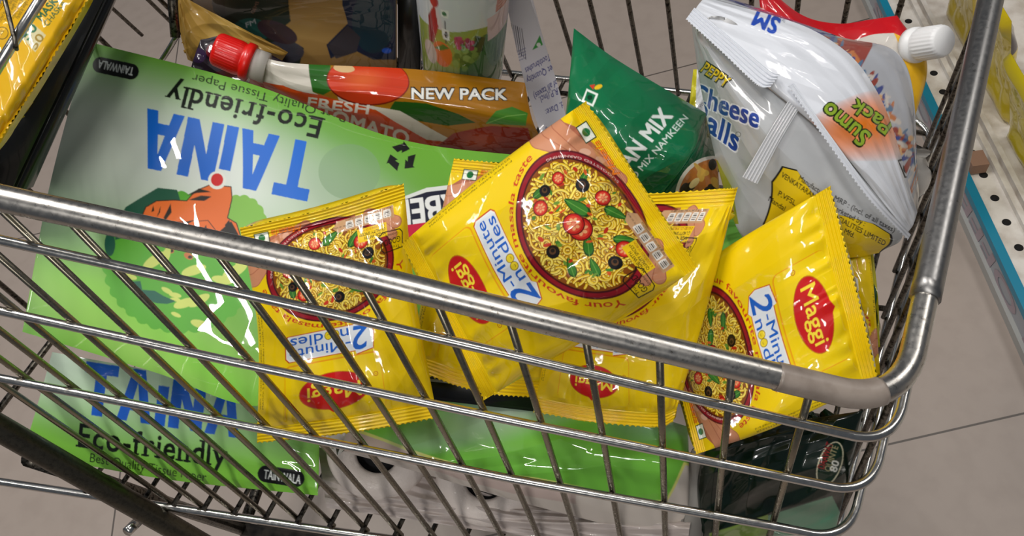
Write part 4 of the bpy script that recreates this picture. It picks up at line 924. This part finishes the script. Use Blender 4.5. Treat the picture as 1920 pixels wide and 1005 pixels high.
# ------------------------------------------------------------------ refill pouch with white cap
def refill(cv):
    cv.a[:] = lin((206, 200, 192)); 
    cv.poly([(1400, -60), (1455, -20), (1500, 20), (1560, 36), (1640, 28), (1690, 20), (1720, 70), (1694, 84), (1676, 62), (1640, 64), (1560, 78), (1510, 64), (1470, 40), (1400, 0)], (196, 16, 28))
    cv.poly([(1676, 62), (1694, 70), (1712, 108), (1760, 112), (1745, 240), (1716, 360), (1676, 350), (1694, 220), (1706, 150), (1692, 120)], (224, 172, 30))
packet('refill_pouch', [[(1420, -40, 0.658), (1500, 26, 0.658), (1570, 44, 0.658), (1630, 37, 0.653), (1682, 29, 0.648)],
                  [(1430, 60, 0.658), (1520, 110, 0.648), (1600, 120, 0.648), (1660, 110, 0.643), (1738, 118, 0.643)],
                  [(1450, 200, 0.658), (1540, 220, 0.653), (1620, 240, 0.648), (1690, 240, 0.643), (1712, 235, 0.638)],
                  [(1470, 380, 0.658), (1560, 380, 0.653), (1640, 380, 0.648), (1700, 380, 0.643), (1688, 362, 0.638)]],
       None, 'pale refill pouch with red band and white cap, behind the white snack bag', 'refill pouch', bulge=.006, thick=.02, seals=(0, 0), dens=.8, seed=121, bc=(206, 200, 192), mat=CLEAR, parts=('printed_pouch', 'x'), painter=refill, amp=.002, pu=10)
proot = [o for o in bpy.data.objects if o.name.startswith('refill_pouch')][0]
wire('spout', [U(1700, 92, 0.643), U(1722, 84, 0.638)], .012, plain('white_spout2', (226, 226, 224), .4), proot, 24)
cap('screw_cap', U(1709, 86, 0.640), U(1772, 76, 0.610), .0132, plain('white_plastic_cap', (236, 236, 236), .4), proot, ribs=26, rib=.10)

# ------------------------------------------------------------------ things along the far side
def clearbag(cv):
    cv.a[:] = lin((150, 118, 66)); cv.soft((600, 30), 120, 120, (176, 142, 84), .9)
    cv.poly([(395, -80), (540, -80), (545, 40), (520, 62), (570, 90), (560, 130), (520, 118), (470, 84), (430, 50), (400, 20)], (40, 50, 40)); cv.ell((470, 58), 36, 24, (40, 86, 78)); cv.ell((530, 98), 40, 22, (70, 70, 80)); cv.ell((520, 60), 40, 18, (66, 50, 56), .4); cv.poly([(395, -80), (424, -80), (424, 30), (398, 10)], (24, 24, 26))
    cv.poly([(640, -80), (742, -80), (742, 112), (700, 112), (668, 96), (648, 96), (620, 110), (612, 84), (652, 44), (642, 10)], (26, 38, 62)); cv.ell((700, 40), 40, 60, (24, 54, 66)); cv.poly([(614, 86), (652, 48), (676, 70), (668, 98), (630, 110)], (58, 56, 62)); cv.ell((725, 95), 9, 5, (40, 90, 200))
    cv.text('FM', (462, 52), (480, 44), (-2, -9), (176, 180, 180), bold=.03); cv.text('GEMS', (476, 26), (486, 4), (-6, -2), (150, 110, 90))
tb = lambda x, y, m: (x, y, min(FD(x, y, m + .05), .885))
packet('toy_bag', [[tb(354, -50, .05), tb(480, -50, .05), tb(620, -50, .05), tb(744, -50, .05)],
                  [tb(354, 30, .055), tb(470, 35, .055), tb(620, 35, .055), tb(744, 30, .055)],
                  [(396, 140, .888), (500, 160, .88), (620, 165, .875), (744, 160, .872)]],
       None, 'clear bag of dark blue and teal shapes on tan paper, behind the ketchup', 'clear bag', bulge=.010, thick=.02, seals=(0, 0), dens=.8, seed=131, bc=(140, 110, 60), mat=CLEAR, parts=('clear_wrap', 'x'), painter=clearbag, amp=.004, pu=10)
def tan(cv): cv.a[:] = lin((176, 138, 62)); cv.soft((420, 50), 90, 50, (206, 170, 90), .8)
packet('paper_packet', [[(332, -20, .842), (352, -2, .842), (430, 40, .835), (540, 98, .84)], [(338, 60, .850), (362, 78, .85), (430, 84, .845), (530, 112, .848)], [(352, 112, .862), (372, 118, .862), (430, 120, .86), (520, 130, .86)]],
       None, 'crumpled tan paper packet left of the clear bag, behind the red cap', 'paper packet', bulge=.003, thick=.006, seals=(0, 0), seed=132, bc=(170, 130, 60), mat=CARD, parts=('paper', 'x'), painter=tan, amp=.005)
def purp(cv): cv.a[:] = lin((30, 16, 30)); cv.ell((410, 96), 24, 18, (110, 18, 36)); cv.ell((372, 104), 14, 14, (50, 22, 66)); cv.ell((440, 140), 40, 10, (70, 16, 20))
packet('sweets_packet', [[(376, 74, .842), (440, 70, .84), (560, 130, .84)], [(360, 120, .845), (440, 150, .845), (580, 190, .845)], [(352, 160, .85), (440, 200, .85), (600, 240, .85)]],
       None, 'small dark purple and maroon packet under the red cap', 'packet', bulge=.004, thick=.006, seals=(0, 0), seed=133, bc=(30, 16, 30), mat=FOIL, parts=('film', 'x'), painter=purp, amp=.002)
slab('black_box', 'narrow black box standing between the clear bag and the juice bottle', 'box', [(745, -45, FD(770, -45, .065)), (790, -45, FD(770, -45, .065)), (788, 140, .852), (746, 136, .852)], .03, BLACKP)
# juice bottle
def bottle():
    a, b = U(868, 150, .865), U(868, -135, FD(868, -135, .105)); ax = nz(b - a); L = np.linalg.norm(b - a); s = nz(np.cross(ax, VIEW)); t = np.cross(ax, s)
    prof = [(0, .0), (.0, .70), (.004, .84), (.010, .93), (.018, .985), (.03, 1.0)] + [(x, 1.0) for x in np.linspace(.034, L, 60)]
    hh = np.array([p[0] for p in prof]); kk = np.array([p[1] for p in prof]); dd = np.r_[0, np.cumsum(np.hypot(np.diff(hh), np.diff(kk) * .045))]; tt = np.linspace(0, dd[-1], 190); hh = np.interp(tt, dd, hh); kk = np.interp(tt, dd, kk)
    nU = 260; th = np.linspace(-math.pi, math.pi, nU); R_ = .0435
    P = a + ax * hh[:, None, None] + R_ * kk[:, None, None] * (np.cos(th)[None, :, None] * -t + np.sin(th)[None, :, None] * s) if False else a + hh[:, None, None] * ax + R_ * kk[:, None, None] * (np.cos(th)[None, :, None] * (t if t @ VIEW < 0 else -t) + np.sin(th)[None, :, None] * s)
    S = Sheet.__new__(Sheet); S.P = P; S.u = np.linspace(0, 1, nU); S.v = np.linspace(0, 1, len(tt)); S.UU, S.VV = np.meshgrid(S.u, S.v)
    # only the half that faces the aisle is located by sight
    lo, hi = int(nU * .27), int(nU * .73); H_ = Sheet.__new__(Sheet); H_.P = P[20:, lo:hi]; H_.UU = S.UU[20:, lo:hi]; H_.VV = S.VV[20:, lo:hi]
    mid = proj(P[22:, nU // 2]); cxm = np.interp
    def bmap(Q):
        o = np.argsort(mid[:, 1]); v = np.interp(Q[:, 1], mid[o, 1], S.v[22:][o]); xc = np.interp(Q[:, 1], mid[o, 1], mid[o, 0]); w = np.clip((Q[:, 0] - xc) / 80.0, -1, 1)
        return np.stack([.5 - np.arcsin(w) / (2 * math.pi), v], 1)
    cv = Canvas(900, 700, (216, 220, 226), bmap)
    cv.poly([(780, 76), (830, 62), (880, 54), (930, 62), (975, 84), (975, 180), (780, 180)], (150, 168, 70)); cv.poly([(860, 80), (900, 70), (975, 92), (975, 180), (860, 180)], (60, 112, 44)); cv.soft((935, 128), 50, 40, (40, 92, 34), 1.0)
    cv.poly([(900, 42), (944, 44), (944, 86), (904, 86)], (220, 190, 190))
    cv.ell((905, 112), 38, 26, (52, 108, 40)); cv.poly([(884, 66), (900, 76), (898, 100), (880, 98)], (26, 70, 30)); rr = np.random.RandomState(2)
    for i in range(26): cv.ell((868 + rr.uniform(-22, 22), 108 + rr.uniform(-18, 20)), 5.5, 5.5, [(110, 150, 70), (136, 174, 96), (84, 126, 56)][i % 3])
    for i in range(14): cv.ell((862 + rr.uniform(-16, 18), 80 + rr.uniform(-10, 10)), 4.5, 4.5, [(190, 60, 110), (150, 40, 90)][i % 2])
    cv.ell((828, 108), 19, 23, (226, 110, 40), .1); cv.poly([(812, 104), (830, 88), (842, 92), (826, 102)], (46, 120, 40)); cv.ell((804, 118), 13, 20, (206, 190, 180)); cv.poly([(803, 50), (816, 20), (822, 60), (812, 96), (802, 98)], (150, 24, 34)); cv.ell((815, 14), 8, 12, (170, 40, 44))
    cv.poly([(827, 24), (840, 22), (840, 36), (828, 37)], (240, 244, 240)); cv.ell((833, 30), 4, 4, (20, 112, 60)); cv.line([(834, 44), (836, 84)], 5, (70, 74, 80)); cv.poly([(828, 58), (842, 58), (842, 78), (830, 78)], (236, 236, 236)); cv.ell((836, 68), 3, 6, (40, 40, 44))
    cv.poly([(911, -10), (944, -10), (942, 44), (911, 40)], (196, 110, 86))
    for y in range(-6, 40, 6): cv.line([(914, y), (940, y + 1)], 2.2, (226, 190, 176))
    C = cv.sample(S.UU, S.VV); root = thing('juice_bottle', a, 'fruit juice bottle with white label and fruit picture at the far side', 'juice bottle')
    link('labelled_body', grid_mesh('labelled_body', P, C), CLEAR, root)
bottle()
# toothbrush carton
def brush(cv):
    cv.a[:] = lin((214, 212, 220))
    for i, (s, S, E) in enumerate((('Toothbrushes', (1030, 101), (984, 128)), ('Net Quantity', (1042, 118), (986, 146)), ('of all taxes)', (1044, 148), (1000, 176)), ('M.R.P.(Incl.', (1054, 160), (1010, 182)), ('Mfd. Date:', (1066, 184), (1022, 206)), ('Gate 15, Gurugr', (1070, 218), (1020, 244)), ('Consumer R', (1068, 238), (1028, 260)))): cv.text(s, S, E, (3, 12), (70, 70, 140), bold=.01)
    cv.poly([(998, 94), (1012, 66), (1018, 84)], (60, 150, 70)); cv.ell((1010, 84), 4, 4, (220, 226, 220))
    for x in range(8): cv.line([(950 + x * 4, 40 + x * 2), (958 + x * 4, 90 + x * 3)], 2 + x % 3, (40, 40, 60))
    for y in range(4): cv.line([(962, 100 + y * 6), (986, 90 + y * 6)], 1.6, (90, 90, 140))
broot2, qS = packet('toothbrush_carton', [[(942, -40, FD(940, -40, .05)), (975, -44, FD(972, -44, .05))], [(948, -2, FD(945, -2, .05)), (992, -6, FD(990, -6, .05))], [(985, 160, .845), (1040, 140, .84)], [(1030, 300, .865), (1076, 275, .86)]],
       None, 'white toothbrush carton with blue small print, standing right of the juice bottle', 'carton', bulge=.0, thick=.012, seals=(0, 0), dens=1.3, seed=141, bc=(214, 212, 220), mat=CARD, parts=('printed_carton', 'x'), painter=brush, amp=0, su=False)

# ------------------------------------------------------------------ yellow biscuit pack in the child seat
def biscuit(cv):
    cv.a[:] = lin((222, 172, 6)); cv.text('MASKA', (79, 40), (118, -8), (-12, -9), (14, 90, 50), bold=.05); cv.text('CHASKA', (90, 50), (124, 6), (-9, -7), (14, 90, 50), bold=.02)
    cv.poly([(42, 72), (62, 44), (86, 66), (66, 98)], (206, 196, 150)); cv.text('50', (53, 76), (71, 52), (-15, -10), (14, 100, 60), bold=.05); cv.text('50', (67, 94), (84, 70), (-13, -9), (150, 120, 10), bold=.03)
    for i in range(4): cv.text('Packed by weight Biscuits', (2 + i * 11, 42 - i * 2), (2 + i * 11 + 26, -6 - i * 2), (-7, -4), (60, 50, 10))
    cv.ell((4, 62), 12, 12, (70, 60, 10)); cv.ell((4, 62), 10.5, 10.5, (222, 172, 6)); cv.text('75%', (0, 70), (8, 58), (-6, -4), (70, 60, 10))
packet('biscuit_pack', [[(-80, 110, .61), (-10, 20, .61), (66, -78, .61)], [(-56, 200, .60), (34, 80, .605), (120, -58, .61)], [(-20, 292, .585), (78, 142, .60), (182, -30, .61)]], None, 'yellow biscuit pack with green lettering in the child seat at top left', 'biscuit pack', bulge=.012, thick=.02, seals=(.05, .03), dens=.8, seed=151, bc=(236, 196, 10), mat=FILM, parts=('body', 'end_seal'), painter=biscuit)

# ------------------------------------------------------------------ packets on the shelf
def shelfpack(base, w, h, d, lean, label, seed, cols, yaw=0.0):
    """standing pouch: base point on the deck, w along the shelf"""
    u_ = nz(sd * math.cos(yaw) + sn * math.sin(yaw)); back = nz(np.cross(u_, [0, 0, 1.0])); back = back if back @ sn > 0 else -back; upv = nz(np.array([0, 0, 1.0]) * math.cos(lean) + back * math.sin(lean)); b = np.array(base)
    ct = np.array([[b + u_ * (x * w) + upv * (y * h) for x in (-.5, 0, .5)] for y in (1, .5, 0)]); S = Sheet(ct, 160, 200, world=True)
    k = pillow(S.UU, S.VV, 4, .6, .06, .02, .3); S.push(d * k + creases(S.UU, S.VV, seed, amp=.004) * k, True); cv = Canvas(320, 400, cols[0]); rr = np.random.RandomState(seed)
    cv.poly([(0, .12), (1, .05), (1, .30), (0, .24)], cols[1]); 
    for i in range(30): cv.ell((rr.uniform(.1, .9), rr.uniform(.32, .80)), rr.uniform(.03, .1), rr.uniform(.02, .06), cols[2 + rr.randint(len(cols) - 2)], rr.uniform(0, 3))
    cv.poly([(.12, .84), (.26, .84), (.26, .93), (.12, .93)], (220, 226, 206)); cv.ell((.19, .885), .03, .025, (20, 110, 50))
    root = thing('snack_packet', S.P.reshape(-1, 3)[S.P.reshape(-1, 3)[:, 2].argmin()], label, 'snack packet', 'packets on the shelf')
    link('film', grid_mesh('film', S.P, cv.sample(S.UU, S.VV), backsheet(S, d), cols[0]), FILM, root)
    return root
def deckpt(px, py): return UZ(px, py, zT + .004)
def deckat(along, off): return np.array([T0[0], T0[1], zT + .001]) + sd * along + sn * off
shelfpack(deckat(.345, .120), .16, .28, .022, -.30, 'yellow snack packet on the shelf, partly behind the cart rim', 5, [(222, 196, 16), (70, 60, 66), (222, 196, 16), (206, 176, 20)])
shelfpack(deckat(.535, .112), .17, .24, .022, -.32, 'yellow and purple grey snack packet on the shelf at the right edge', 6, [(206, 186, 20), (226, 200, 20), (120, 96, 104), (140, 110, 110), (96, 80, 86), (186, 160, 40)])
shelfpack(deckat(.16, .120), .15, .26, .022, -.30, 'yellow packet with maroon print on the shelf, farthest up the picture', 8, [(196, 170, 30), (120, 40, 60), (120, 40, 60), (180, 150, 40)])
tag(obj('cardboard_scrap', (lambda bm: (box_between(bm, deckpt(1826, 312) + np.array([0, 0, .012]), sd * .018, sn * .015, (0, 0, .012)), bm)[1])(bmesh.new()), plain('brown_card', (150, 116, 96), .8), smooth=False), 'small brown cardboard piece lying on the perforated shelf base', 'cardboard')
